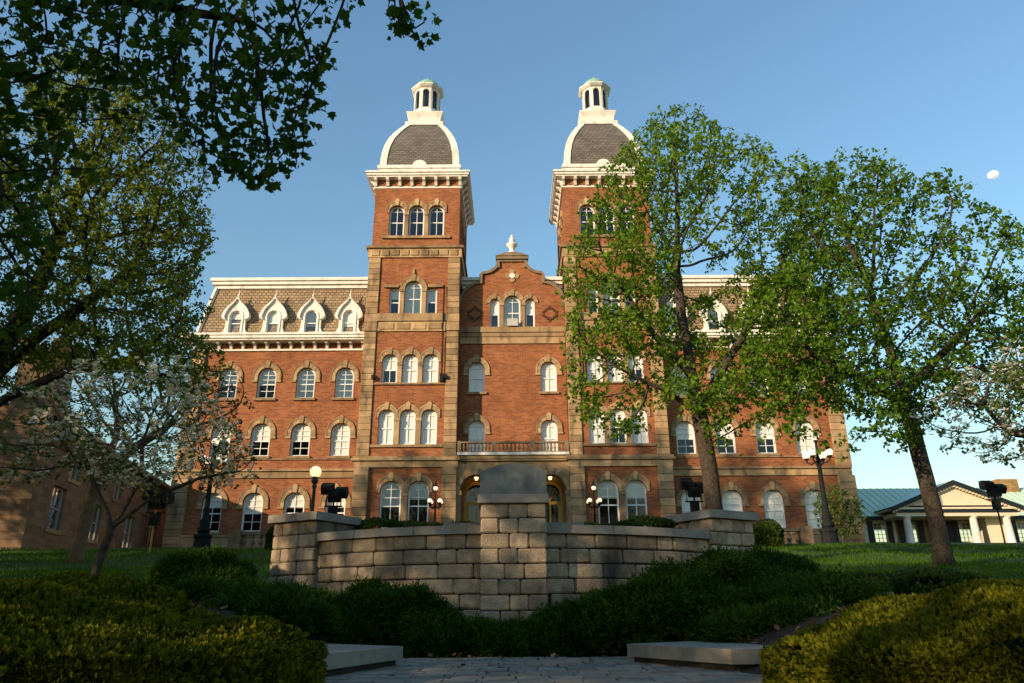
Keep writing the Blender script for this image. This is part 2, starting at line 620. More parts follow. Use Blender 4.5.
# paved walk: individually laid pavers in rows
pv = MB()
y = -3.0
row = 0
while y < 9.5:
    d_ = 0.27 + random.uniform(-.02, .02)
    x = -2.2 - random.random() * 0.25
    while x < 2.2:
        w_ = 0.265
        g = 0.008
        dz = random.uniform(-.004, .004)
        j = [random.uniform(-.006, .006) for _ in range(4)]
        if not (y > 9.0 and abs(x) > 1.75):
            pv.plate([(x + g + j[0], y + g + j[1]), (x + w_ - g + j[2], y + g + j[3]), (x + w_ - g + j[1], y + d_ - g + j[0]), (x + g + j[3], y + d_ - g + j[2])], 0.0, 0.03 + dz)
        x += w_
    y += d_
    row += 1
o = pv.build('paved_walk', M['paver'])
tag(o, kind='structure')


# ------------------------------------------------------------------ the brick hall
YT, YW, YC = 46.4, 47.5, 47.7        # tower front, wing front, centre front
hall = empty('college_hall', (0, 47.5, 4.5), 'large red brick hall with twin domed towers and white dormers above the lawn', 'building')


def arch_pts(cx, z0, w_, h, n=12, flat=False):
    """outline of an opening, from bottom left over the arch to bottom right"""
    r = w_ / 2
    if flat:
        return [(cx - r, z0), (cx - r, z0 + h), (cx + r, z0 + h), (cx + r, z0)]
    zs = z0 + h - r
    return [(cx - r, z0)] + [(cx - r * math.cos(math.pi * i / n), zs + r * math.sin(math.pi * i / n)) for i in range(n + 1)] + [(cx + r, z0)]


def wall_panel(mb, outer, holes, y, depth=0.35):
    """flat wall in (x, z) at y facing -y, with holes whose reveals go back by depth"""
    loops = [outer] + holes
    flat = [p for l in loops for p in l]
    tri = tessellate_polygon([[Vector((a, b, 0)) for a, b in l] for l in loops])
    mb.add([(a, y, b) for a, b in flat], [tuple(t) for t in tri], 0.5)
    for l in holes:
        n = len(l)
        mb.add([(a, y, b) for a, b in l] + [(a, y + depth, b) for a, b in l], [(i, (i + 1) % n, n + (i + 1) % n, n + i) for i in range(n)], 0.5)


WTYPES = {}


def window_type(w_, h, flat=False, hood=0.34, clampx=None, rows=(1, 1), cols=2, spr=0.30, sill=True, key=True):
    """meshes of one kind of window about its sill centre, wall face at y = 0"""
    k = (w_, h, flat, hood, clampx, rows, cols, sill)
    if k in WTYPES:
        return WTYPES[k]
    e = 0.004
    r = w_ / 2
    fr = MB()
    o_ = arch_pts(0, 0, w_ - 2 * e, h - e, 14, flat)
    t = 0.10
    i_ = arch_pts(0, t, w_ - 2 * t, h - t - t, 14, flat)
    fr.band(i_, o_, 0.17, 0.30, closed=True)
    zs = h - r if not flat else h - 0.1
    mid = h * 0.47
    fr.box(-r + t, r - t, 0.185, 0.25, mid - 0.035, mid + 0.035)
    top_in = h - t
    for c in range(1, cols):
        x = -r + w_ * c / cols
        ztop = top_in if flat else (h - r) + math.sqrt(max((r - t) ** 2 - x * x, 0))
        fr.box(x - 0.02, x + 0.02, 0.20, 0.24, t, mid - 0.036)
        fr.box(x - 0.02, x + 0.02, 0.20, 0.24, mid + 0.036, ztop - 0.004)
    for (za, zb, nn) in ((t, mid, rows[0]), (mid, zs + r * 0.25 if not flat else h - t, rows[1])):
        for q in range(1, nn + (0 if flat else (1 if za == mid else 0))):
            z = za + (zb - za) * q / nn
            fr.box(-r + t + 0.002, r - t - 0.002, 0.203, 0.237, z - 0.018, z + 0.018)
    pn = MB()
    pts = arch_pts(0, t, w_ - 2 * t, h - 2 * t, 14, flat)
    pn.add([(a, 0.226, b) for a, b in pts], [tuple(range(len(pts)))])
    bls = []
    for fz in (0.0, 0.45, 0.62):
        bl = MB()
        z0 = t + fz * (h - 2 * t)
        pts = arch_pts(0, z0, w_ - 2 * t, h - t - z0, 14, flat)
        bl.add([(a, 0.255, b) for a, b in pts], [tuple(range(len(pts)))])
        bls.append(bl)
    hd = None
    if hood:
        hd = MB()
        n = 16
        inn, out = [], []
        zsp = h - r
        leg = spr
        inn.append((-r - 0.01, zsp - leg))
        out.append((-r - hood, zsp - leg))
        for i in range(n + 1):
            a = math.pi * i / n
            ri = r + 0.01
            ro = r + hood + 0.03 * math.sin(a) ** 6
            inn.append((-ri * math.cos(a), zsp + ri * math.sin(a)))
            out.append((-ro * math.cos(a), zsp + ro * math.sin(a)))
        inn.append((r + 0.01, zsp - leg))
        out.append((r + hood, zsp - leg))
        if clampx:
            out = [(max(-clampx, min(clampx, a)), b) for a, b in out]
        for i in range(len(inn) - 1):
            hd.band(inn[i:i + 2], out[i:i + 2], -0.06 - 0.004 * (i % 2), 0.05)
        # raised outer lip
        lo = [(a * 1.0, b) for a, b in out]
        li = [(a + (ia - a) * 0.28, b + (ib - b) * 0.28) for (a, b), (ia, ib) in zip(out, inn)]
        hd.band(li, lo, -0.085, -0.055)
        if key:
            kt = zsp + r + hood
            hd.prism([(-0.10, zsp + r - 0.03), (0.10, zsp + r - 0.03), (0.15, kt + 0.05), (0.10, kt + 0.12), (0, kt + 0.17), (-0.10, kt + 0.12), (-0.15, kt + 0.05)], -0.13, 0.04)
        if not clampx:
            for s in (-1, 1):
                hd.box(s * (r + 0.02 if s > 0 else r + hood + 0.03), s * (r + hood + 0.03 if s > 0 else r + 0.02), -0.10, 0.04, zsp - leg - 0.10, zsp - leg + 0.02)
    sl = None
    if sill:
        sl = MB().box(-r - 0.12, r + 0.12, -0.14, 0.16, -0.16, -0.002)
    def mk(mb, nm):
        if mb is None:
            return None
        me = bpy.data.meshes.new(nm)
        me.from_pydata(mb.v, [], mb.f)
        a = me.attributes.new('tint', 'FLOAT', 'FACE')
        a.data.foreach_set('value', mb.t)
        bmfix(me)
        return me
    WTYPES[k] = dict(frame=mk(fr, 'window'), pane=mk(pn, 'pane'), blinds=[mk(b, 'blind') for b in bls], hood=mk(hd, 'hood_mould'), sill=mk(sl, 'sill'))
    return WTYPES[k]


wr = random.Random(11)


def put_window(parent, T, x, y, z, rz=0, blind=None, wood='sash'):
    o0 = wloc(parent)
    f = link_mesh('window', T['frame'], M[wood], parent, (x - o0.x, y - o0.y, z - o0.z), rz)
    link_mesh('pane', T['pane'], M['glass'], f)
    b = blind if blind is not None else wr.choice([0, 0, 0, 0, 1, 1, 2])
    if b is not None and b >= 0:
        link_mesh('blind', T['blinds'][b], M['blind'], f)
    if T['hood']:
        link_mesh('hood_mould', T['hood'], M['stone'], f)
    if T['sill']:
        link_mesh('sill', T['sill'], M['stone'], f)
    return f


def quoins(mb, x0, x1, y0, y1, z0, z1, course=0.46, wob=0.02):
    """rusticated pier: stacked blocks with open joints"""
    n = max(1, round((z1 - z0) / course))
    h = (z1 - z0) / n
    mb.box(x0 + 0.03, x1 - 0.03, y0 + 0.03, y1, z0 + 0.01, z1 - 0.01, 0.1)
    for i in range(n):
        tn = random.random()
        mb.cbox(x0, x1, y0 - random.uniform(0, wob), y1 - 0.02, z0 + i * h + 0.012, z0 + (i + 1) * h - 0.012, 0.018, tn)


# ---- wings
BAYS = (18.87, 16.31, 13.72, 11.15)
W_R3 = window_type(1.22, 2.11, rows=(2, 2))
W_R2 = window_type(1.24, 2.17, rows=(2, 2))
W_R1 = window_type(1.27, 2.42, rows=(2, 2))
for s in (-1, 1):
    wl = MB()
    xa, xb = (-21.45, -9.8) if s < 0 else (9.8, 21.45)
    holes = []
    for b in BAYS:
        holes += [arch_pts(s * b, 14.03, 1.22, 2.11), arch_pts(s * b, 10.18, 1.24, 2.17), arch_pts(s * b, 5.48, 1.27, 2.42)]
    wall_panel(wl, [(xa, 3.6), (xb, 3.6), (xb, 18.0), (xa, 18.0)], holes, YW)
    ex = s * 21.45
    wl.add([(ex, YW, 3.6), (ex, 66, 3.6), (ex, 66, 18.0), (ex, YW, 18.0)], [(0, 1, 2, 3)], 0.5)
    wl.add([(xa, 66, 3.6), (xb, 66, 3.6), (xb, 66, 18.0), (xa, 66, 18.0)], [(0, 1, 2, 3)], 0.5)
    wl.build('wing_wall', M['brick'], hall)
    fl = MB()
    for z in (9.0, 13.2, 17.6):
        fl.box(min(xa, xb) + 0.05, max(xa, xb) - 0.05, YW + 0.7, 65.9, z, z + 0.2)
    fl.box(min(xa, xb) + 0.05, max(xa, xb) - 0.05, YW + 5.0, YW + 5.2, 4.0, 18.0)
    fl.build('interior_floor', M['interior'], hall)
    for b in BAYS:
        put_window(hall, W_R3, s * b, YW, 14.03, blind=wr.choice([0, 0, 0, 1]))
        put_window(hall, W_R2, s * b, YW, 10.18, blind=wr.choice([0, 0, 1]))
        put_window(hall, W_R1, s * b, YW, 5.48, blind=wr.choice([0, 1, 1, 2] if s < 0 else [0, 0, 1]))
    # corner pier, belts and plinth
    q = MB()
    q0, q1 = (ex - 0.06, ex + 0.92) if s < 0 else (ex - 0.92, ex + 0.06)
    quoins(q, q0, q1, YW - 0.13, YW + 0.9, 9.34, 17.3)
    quoins(q, q0 - 0.04, q1 + 0.04, YW - 0.2, YW + 0.9, 4.3, 8.76)
    q.build('corner_pier', M['stone'], hall)
    bl = MB()
    x0, x1 = min(xa, xb), max(xa, xb)
    bl.box(x0 - 0.1, x1, YW - 0.10, YW + 0.3, 8.78, 9.2)
    bl.box(x0 - 0.16, x1, YW - 0.22, YW + 0.3, 9.2, 9.34)
    bl.box(x0 - 0.0, x1, YW - 0.09, YW + 0.2, 9.94, 10.02)
    bl.box(x0 + 0.95, x1, YW - 0.14, YW + 0.3, 4.2, 5.16)
    bl.box(x0 + 0.95, x1, YW - 0.2, YW + 0.3, 5.16, 5.28)
    bl.build('stone_belt', M['stone'], hall)
    # cornice with brackets
    c = MB()
    c.box(x0 - 0.06, x1, YW - 0.10, YW + 0.2, 17.32, 17.44)
    c.box(x0 - 0.62, x1, YW - 0.72, YW + 0.3, 17.88, 18.0)
    c.box(x0 - 0.72, x1, YW - 0.82, YW + 0.3, 18.0, 18.2)
    c.box(x0 - 0.80, x1, YW - 0.90, YW + 0.3, 18.2, 18.34)
    co = c.build('eaves_cornice', M['white'], hall)
    bm_ = MB()
    bm_.prism([(0, 0), (0.10, 0.0), (0.14, 0.12), (0.20, 0.22), (0.48, 0.30), (0.55, 0.435), (0, 0.435)], -0.09, 0.09)
    me = bpy.data.meshes.new('bracket')
    me.from_pydata([(-vy, -vx, vz) for vx, vy, vz in bm_.v], [], bm_.f)
    bmfix(me)
    n = 15
    for i in range(n):
        x = x0 + 0.1 + (x1 - x0 - 0.35) * i / (n - 1)
        link_mesh('bracket', me, M['white'], co, (x - 0, YW - 0.001 - 47.5, 17.441 - 4.5))
    # mansard
    rf = MB()
    sb = 0.68
    zt = 22.3
    e0 = ex
    e1 = ex - s * sb
    rf.add([(e0, YW - 0.05, 18.34), (s * 9.8, YW - 0.05, 18.34), (s * 9.8, YW + sb, zt), (e1, YW + sb, zt), (e0, 66, 18.34), (e1, 65, zt), (s * 9.8, 65, zt), (s * 9.8, 66, 18.34)],
           [(0, 1, 2, 3), (0, 3, 5, 4), (3, 2, 6, 5), (4, 5, 6, 7)], 0.5)
    rf.build('mansard_roof', M['mansard'], hall)
    tp = MB()
    a, b_ = sorted((e1 + s * 0.12, s * 9.8))
    tp.box(a, b_, YW + sb - 0.12, 64.9, zt - 0.10, zt + 0.16)
    a, b_ = sorted((e1 + s * 0.28, s * 9.8))
    tp.box(a, b_, YW + sb - 0.28, 64.9, zt + 0.16, zt + 0.40)
    a, b_ = sorted((e1 + s * 0.40, s * 9.8))
    tp.box(a, b_, YW + sb - 0.40, 64.9, zt + 0.40, zt + 0.62)
    # hip board
    tp.tube([(e0, YW - 0.07, 18.36), (e1 + s * .02, YW + sb - 0.03, zt - 0.08)], 0.17, 6)
    tp.build('roof_coping', M['white'], hall)
    # dormers
    for b in BAYS:
        x = s * b
        yf = YW - 0.10
        d = MB()
        zz = 18.345
        half = [(0.92, 0), (0.95, 0.16), (0.88, 0.30), (0.76, 0.40), (0.68, 0.62), (0.67, 1.18), (0.76, 1.22), (0.90, 1.32), (0.95, 1.48), (0.90, 1.66), (0.78, 1.94), (0.60, 2.20), (0.36, 2.42), (0.18, 2.62), (0.085, 2.80)]
        outl = [(x - a, zz + z) for a, z in half] + [(x + a, zz + z) for a, z in reversed(half)]
        opening = arch_pts(x, zz + 0.16, 0.80, 1.72, 10)
        wall_panel(d, outl, [opening], yf, 0.16)
        # sides of the front slab, then the cheeks and barrel roof running back into the mansard
        n_ = len(outl)
        d.add([(a, yf, z) for a, z in outl] + [(a, yf + 0.22, z) for a, z in outl], [(i, (i + 1) % n_, n_ + (i + 1) % n_, n_ + i) for i in range(n_)])
        body = [(x - 0.56, zz), (x - 0.56, zz + 1.35), (x - 0.50, zz + 1.75), (x - 0.30, zz + 2.05), (x, zz + 2.18), (x + 0.30, zz + 2.05), (x + 0.50, zz + 1.75), (x + 0.56, zz + 1.35), (x + 0.56, zz)]
        nb = len(body)
        d.add([(a, yf + 0.20, z) for a, z in body] + [(a, yf + 0.9, z) for a, z in body], [(i, i + 1, nb + i + 1, nb + i) for i in range(nb - 1)])
        # raised hood and arch trim
        hi = [(x - a * 0.80, zz + z * 0.97) for a, z in half[6:]] + [(x + a * 0.80, zz + z * 0.97) for a, z in reversed(half[6:])]
        ho = [(x - a, zz + z) for a, z in half[6:]] + [(x + a, zz + z) for a, z in reversed(half[6:])]
        d.band(hi, ho, yf - 0.16, yf + 0.05)
        d.band(arch_pts(x, zz + 0.15, 0.84, 1.74, 12), arch_pts(x, zz + 0.15, 1.02, 1.84, 12), yf - 0.06, yf + 0.05)
        d.box(x - 0.92, x + 0.92, yf - 0.12, yf + 0.2, zz - 0.003, zz + 0.09)
        do = d.build('dormer', M['white'], hall)
        fn = MB().lathe([(0.10, 0), (0.12, 0.06), (0.06, 0.12), (0.05, 0.22), (0.10, 0.32), (0.045, 0.42), (0.03, 0.62), (0.008, 0.78)], (x, yf + 0.06, zz + 2.72), 10)
        fn.build('finial', M['white'], do, True)
        g = MB()
        pts = arch_pts(x, zz + 0.16, 0.80, 1.72, 12)
        pi = arch_pts(x, zz + 0.22, 0.68, 1.60, 12)
        g.band(pi, pts, yf + 0.09, yf + 0.15, closed=True)
        g.box(x - 0.34, x + 0.34, yf + 0.095, yf + 0.145, zz + 0.95, zz + 1.01)
        g.build('sash', M['sash'], do)
        MB().add([(a, yf + 0.13, z) for a, z in pi], [tuple(range(len(pi)))]).build('pane', M['glass'], do)
        lo_ = {18.87: 1.1, 16.31: 0.8, 13.72: 0.0, 11.15: 0.0}[b]
        pb = arch_pts(x, zz + 0.22 + lo_, 0.68, 1.60 - lo_, 12)
        MB().add([(a, yf + 0.19, z) for a, z in pb], [tuple(range(len(pb)))]).build('blind', M['blind'], do)

# ---- towers
TH = 3.12
W5 = window_type(1.08, 2.44, clampx=0.697, hood=0.36, rows=(1, 1), sill=False, spr=0.06)
W4 = window_type(1.15, 2.42, hood=0.34, sill=False, spr=0.0, rows=(1, 1))
W4S = window_type(0.71, 1.90, flat=True, hood=0, sill=False, cols=1)
W3 = window_type(1.01, 1.97, clampx=0.665, hood=0.32, rows=(1, 1), sill=False, spr=0.06)
W2 = window_type(1.0, 2.30, clampx=0.68, hood=0.32, rows=(1, 1), sill=False, spr=0.06)
W1 = window_type(1.30, 2.88, clampx=0.85, hood=0.36, rows=(1, 2), sill=False, spr=0.06)
for s in (-1, 1):
    cx = s * 6.7
    x0, x1 = cx - TH, cx + TH
    yb = YT + 0.1
    ybk = yb + 2 * TH
    tw = MB()
    hs = []
    for dx in (-1.40, 0, 1.40):
        hs.append(arch_pts(cx + dx, 25.42, 1.08, 2.44))
    hs += [arch_pts(cx, 19.56, 1.15, 2.42), arch_pts(cx - 1.25, 19.56, 0.71, 1.90, flat=True), arch_pts(cx + 1.25, 19.56, 0.71, 1.90, flat=True)]
    for dx in (-1.34, 0, 1.34):
        hs.append(arch_pts(cx + dx, 14.73, 1.01, 1.97))
    for dx in (-1.37, 0, 1.37):
        hs.append(arch_pts(cx + dx, 10.67, 1.0, 2.30))
    for dx in (-0.86, 0.86):
        hs.append(arch_pts(cx + dx, 5.52, 1.30, 2.88))
    wall_panel(tw, [(x0 + 0.1, 3.6), (x1 - 0.1, 3.6), (x1 - 0.1, 30.2), (x0 + 0.1, 30.2)], hs, yb)
    # the two side faces with the top windows, and the back
    ym = (yb + ybk) / 2
    sidehs = [arch_pts(ym + dx, 25.42, 1.08, 2.44) for dx in (-1.40, 0, 1.40)]
    for xs_, sg in ((x0 + 0.1, -1), (x1 - 0.1, 1)):
        p = MB()
        wall_panel(p, [(yb, 3.6), (ybk, 3.6), (ybk, 30.2), (yb, 30.2)], sidehs, 0)
        tw.add([(xs_ - sg * vy, vx, vz) for vx, vy, vz in p.v], p.f, 0.5)
    tw.add([(x0, ybk, 3.6), (x1, ybk, 3.6), (x1, ybk, 30.2), (x0, ybk, 30.2)], [(0, 1, 2, 3)], 0.5)
    tw.build('tower_wall', M['brick'], hall)
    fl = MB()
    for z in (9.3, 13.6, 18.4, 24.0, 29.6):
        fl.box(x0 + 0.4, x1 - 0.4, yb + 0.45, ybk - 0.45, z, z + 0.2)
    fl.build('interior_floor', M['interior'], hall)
    for dx in (-1.40, 0, 1.40):
        put_window(hall, W5, cx + dx, yb, 25.42, blind=-1)
        put_window(hall, W5, x0 + 0.1, ym + dx, 25.42, rz=-math.pi / 2, blind=-1)
        put_window(hall, W5, x1 - 0.1, ym + dx, 25.42, rz=math.pi / 2, blind=-1)
    put_window(hall, W4, cx, yb, 19.56, blind=0)
    put_window(hall, W4S, cx - 1.25, yb, 19.56, blind=2)
    put_window(hall, W4S, cx + 1.25, yb, 19.56, blind=1)
    for dx in (-1.34, 0, 1.34):
        put_window(hall, W3, cx + dx, yb, 14.73, blind=wr.choice([0, 0, 1]))
    for dx in (-1.37, 0, 1.37):
        put_window(hall, W2, cx + dx, yb, 10.67, blind=wr.choice([0, 1, 1]))
    for dx in (-0.86, 0.86):
        put_window(hall, W1, cx + dx, yb, 5.52, blind=wr.choice([1, 2]))
    # stone between the grouped windows
    def mull(xc, z0, z1, hw):
        mu = MB()
        mu.box(xc - hw, xc + hw, yb - 0.08, yb + 0.05, z0, z1 - 0.2)
        mu.box(xc - hw - 0.03, xc + hw + 0.03, yb - 0.14, yb + 0.05, z1 - 0.2, z1 - 0.003)
        mu.build('mullion', M['stone'], hall)
    for dx in (-0.70, 0.70):
        mull(cx + dx, 25.43, 27.25, 0.14)
    for dx in (-0.67, 0.67):
        mull(cx + dx, 14.74, 16.12, 0.145)
    for dx in (-0.685, 0.685):
        mull(cx + dx, 10.68, 12.39, 0.165)
    mull(cx, 5.55, 7.66, 0.19)
    for dx in (-0.74, 0.74):
        mull(cx + dx, 19.57, 21.36, 0.14)
    for sx in (-1, 1):
        a, b_ = sorted((cx + sx * 0.98, cx + sx * 1.98))
        MB().box(a, b_, yb - 0.16, yb + 0.05, 21.47, 21.66).build('lintel', M['stone'], hall)
    mu = MB().lathe([(0.07, 0), (0.09, 0.1), (0.04, 0.2), (0.06, 0.3), (0.01, 0.42)], (cx, yb - 0.08, 22.5), 8)
    mu.build('stone_finial', M['stone'], hall)
    # piers
    for (a, b_) in ((x0 - 0.01, x0 + 0.79), (x1 - 0.79, x1 + 0.01)):
        q = MB()
        quoins(q, a, b_, YT, yb + 0.6, 19.56, 23.72, 0.42)
        quoins(q, a, b_, YT, yb + 0.6, 9.95, 18.28, 0.42)
        quoins(q, a - 0.06, b_ + 0.06, YT - 0.10, yb + 0.6, 4.3, 9.22, 0.47)
        quoins(q, a - 0.03, b_ + 0.03, YT - 0.06, yb + 0.6, 18.30, 19.54, 0.62)
        q.build('corner_pier', M['stone'], hall)
    # belts
    def ring(bl, p, z0, z1):
        bl.box(x0 - p, x1 + p, yb - p, ybk + p, z0, z1)
    def belt(bl):
        bl.build('stone_belt', M['stone'], hall)
    bl = MB()
    ring(bl, 0.11, 23.74, 24.42)
    ring(bl, 0.24, 24.42, 24.60)
    for i in range(9):
        bl.cbox(x0 + 0.14 + i * 0.675, x0 + 0.70 + i * 0.675, yb - 0.17, yb, 23.86, 24.30, 0.03)
    belt(bl)
    bl = MB()
    for z0, z1, p in ((18.3, 19.0, 0.10), (19.0, 19.54, 0.2)):
        bl.box(x0 + 0.80, x1 - 0.80, yb - p, yb + 0.25, z0, z1)
    for i in range(4):
        bl.cbox(x0 + 1.05 + i * 1.06, x0 + 1.95 + i * 1.06, yb - 0.15, yb, 18.42, 18.86, 0.03)
    belt(bl)
    bl = MB()
    ring(bl, 0.13, 9.23, 9.64)
    ring(bl, 0.27, 9.64, 9.80)
    ring(bl, 0.20, 9.80, 9.93)
    belt(bl)
    for a, b_, p, z0, z1 in ((x0 + 0.77, x0 + 5.5, 0.14, 25.22, 25.41), (x0 + 0.82, x1 - 0.82, 0.12, 10.50, 10.66), (x0 + 0.82, x1 - 0.82, 0.12, 14.60, 14.72), (x0 + 0.86, x1 - 0.86, 0.12, 5.36, 5.51)):
        MB().box(a, b_, yb - p, yb + 0.14, z0, z1).build('sill_course', M['stone'], hall)
    # cornice
    c = MB()
    def cr(p, z0, z1):
        c.box(x0 - p, x1 + p, yb - p, ybk + p, z0, z1)
    cr(0.02, 29.28, 29.42)
    cr(0.44, 29.96, 30.08)
    cr(0.52, 30.08, 30.26)
    cr(0.60, 30.26, 30.40)
    co = c.build('tower_cornice', M['white'], hall)
    me = bpy.data.meshes.new('bracket')
    bm_ = MB().prism([(0, 0), (0.12, 0.0), (0.16, 0.14), (0.22, 0.26), (0.36, 0.36), (0.44, 0.535), (0, 0.535)], -0.10, 0.10)
    me.from_pydata([(-vy, -vx, vz) for vx, vy, vz in bm_.v], [], bm_.f)
    bmfix(me)
    for i in range(8):
        t_ = x0 + 0.11 + (2 * TH - 0.22) * i / 7
        link_mesh('bracket', me, M['white'], co, (t_, yb - 0.001 - 47.5, 29.421 - 4.5))
        u_ = yb + 0.11 + (2 * TH - 0.22) * i / 7
        link_mesh('bracket', me, M['white'], co, (x0 + 0.099, u_ - 47.5, 29.421 - 4.5), -math.pi / 2)
        link_mesh('bracket', me, M['white'], co, (x1 - 0.099, u_ - 47.5, 29.421 - 4.5), math.pi / 2)
    # dome base, dome, ribs
    db = MB()
    db.box(cx - 2.94, cx + 2.94, ym - 2.94, ym + 2.94, 30.40, 31.05)
    db.box(cx - 3.03, cx + 3.03, ym - 3.03, ym + 3.03, 31.05, 31.30)
    db.build('dome_base', M['white'], hall)
    prof = [(2.82, 31.30), (2.80, 31.9), (2.74, 32.55), (2.61, 33.25), (2.40, 33.95), (2.10, 34.65), (1.75, 35.32), (1.42, 35.86), (1.12, 36.34)]
    dm = MB()
    for i in range(len(prof) - 1):
        (r0, z0), (r1, z1) = prof[i], prof[i + 1]
        A = [(cx - r0, ym - r0, z0), (cx + r0, ym - r0, z0), (cx + r0, ym + r0, z0), (cx - r0, ym + r0, z0)]
        B = [(cx - r1, ym - r1, z1), (cx + r1, ym - r1, z1), (cx + r1, ym + r1, z1), (cx - r1, ym + r1, z1)]
        dm.add(A + B, [(k, (k + 1) % 4, 4 + (k + 1) % 4, 4 + k) for k in range(4)], 0.5)
    do = dm.build('dome_roof', M['slate'], hall)
    wd = 0.42
    for k in range(4):
        rb = MB()
        for i in range(len(prof) - 1):
            (r0, z0), (r1, z1) = prof[i], prof[i + 1]
            for ax in (0, 1):
                def P(r, z, inset, out):
                    # corner strip lying on one face
                    a, b_ = -r - out, -r - out
                    if ax == 0:
                        a = -r + inset if inset else -r - out
                    else:
                        b_ = -r + inset if inset else -r - out
                    for _ in range(k):
                        a, b_ = -b_, a
                    return (cx + a, ym + b_, z)
                o_ = 0.07
                rb.add([P(r0, z0, 0, o_), P(r0, z0, wd * (0.6 + 0.4 * r0 / 3), o_), P(r1, z1, wd * (0.6 + 0.4 * r1 / 3), o_), P(r1, z1, 0, o_),
                        P(r0, z0, wd * (0.6 + 0.4 * r0 / 3), -0.02), P(r1, z1, wd * (0.6 + 0.4 * r1 / 3), -0.02)], [(0, 1, 2, 3), (1, 4, 5, 2)], 0.5)
        rb.build('rib', M['white'], do)
    # white band under the lantern with a small curved top on each face, and a half-round at the foot
    for k in range(4):
        ang = k * math.pi / 2
        ca, sa = math.cos(ang), math.sin(ang)
        for pts, rr0, zc in (([(-0.52, 0)] + [(-0.52 * math.cos(math.pi * i / 10), 0.50 * math.sin(math.pi * i / 10)) for i in range(11)] + [(0.52, 0)], 2.90, 31.30),):
            rb = MB()
            p = MB().prism(pts, -rr0, -2.6)
            rb.add([(cx + vx * ca - vy * sa, ym + vx * sa + vy * ca, vz + zc) for vx, vy, vz in p.v], p.f, 0.5)
            rb.build('half_round', M['white'], do)
    rb = MB().box(cx - 1.46, cx + 1.46, ym - 1.46, ym + 1.46, 35.92, 36.22)
    rb.build('lantern_seat', M['white'], do)
    ln = MB()
    ped = [(1.18, 36.22), (1.20, 36.4), (1.26, 36.75), (1.40, 37.12), (1.42, 37.20)]
    ln.lathe([(r * math.sqrt(2), z) for r, z in ped], (cx, ym, 0), 4, rot=math.pi / 4)
    oc = lambda r: r / math.cos(math.pi / 8)
    ln.lathe([(oc(1.22), 37.20), (oc(1.18), 37.45), (oc(1.04), 37.76), (oc(0.98), 37.86)], (cx, ym, 0), 8, rot=math.pi / 8)
    # eight arched faces
    for k in range(8):
        ang = k * math.pi / 4
        ca, sa = math.cos(ang), math.sin(ang)
        hw = 0.97 * math.tan(math.pi / 8)
        p = MB()
        wall_panel(p, [(-hw, 37.86), (hw, 37.86), (hw, 39.85), (-hw, 39.85)], [arch_pts(0, 37.95, 0.50, 1.72, 8)], -0.97, 0.14)
        p.band(arch_pts(0, 37.95, 0.50, 1.72, 8), arch_pts(0, 37.93, 0.62, 1.80, 8), -0.995, -0.95)
        ln.add([(cx + vx * ca - vy * sa, ym + vx * sa + vy * ca, vz) for vx, vy, vz in p.v], p.f, 0.5)
    ln.lathe([(oc(0.99), 39.78), (oc(1.10), 39.84), (oc(1.24), 39.98), (oc(1.25), 40.06), (oc(0.9), 40.10)], (cx, ym, 0), 8, rot=math.pi / 8)
    lo = ln.build('lantern', M['white'], hall)
    pn = MB()
    pn.lathe([(oc(0.82), 37.9), (oc(0.82), 39.78)], (cx, ym, 0), 8, rot=math.pi / 8)
    pn.build('pane', M['glass'], lo)
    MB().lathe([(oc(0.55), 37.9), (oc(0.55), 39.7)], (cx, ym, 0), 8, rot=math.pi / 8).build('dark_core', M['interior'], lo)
    MB().lathe([(1.06, 40.08), (1.02, 40.3), (0.88, 40.62), (0.64, 40.88), (0.36, 41.04), (0.12, 41.10), (0.08, 41.24), (0.14, 41.32), (0.08, 41.42), (0.02, 41.48)], (cx, ym, 0), 16).build('copper_cap', M['copper'], lo, True)
    # downpipe
    px_ = x1 - 1.02 if s < 0 else x0 + 1.02
    dp = MB().tube([(px_, yb - 0.17, 21.6), (px_, yb - 0.27, 19.3), (px_, yb - 0.27, 18.2), (px_, yb - 0.17, 17.9), (px_, yb - 0.17, 15.2)], 0.05, 8)
    dp.box(px_ - 0.11, px_ + 0.11, yb - 0.27, yb - 0.03, 14.75, 15.3)
    dp.build('downpipe', M['iron'], hall)
    for xx in (cx - 2.35, cx + 2.35 if s < 0 else cx + 2.45):
        fx = MB().box(xx - 0.09, xx + 0.09, yb - 0.30, yb - 0.08, 14.95, 15.2)
        fx.tube([(xx, yb, 15.35), (xx, yb - 0.18, 15.25)], 0.035, 6)
        fx.build('wall_lamp', M['iron'], hall)

# ---- centre front with curved gable
cw = MB()
G = []
def arc(cx_, cz_, r0, r1, a0, a1, n=8):
    return [(cx_ + r0 * math.cos(R(a0 + (a1 - a0) * i / n)), cz_ + r1 * math.sin(R(a0 + (a1 - a0) * i / n))) for i in range(n + 1)]
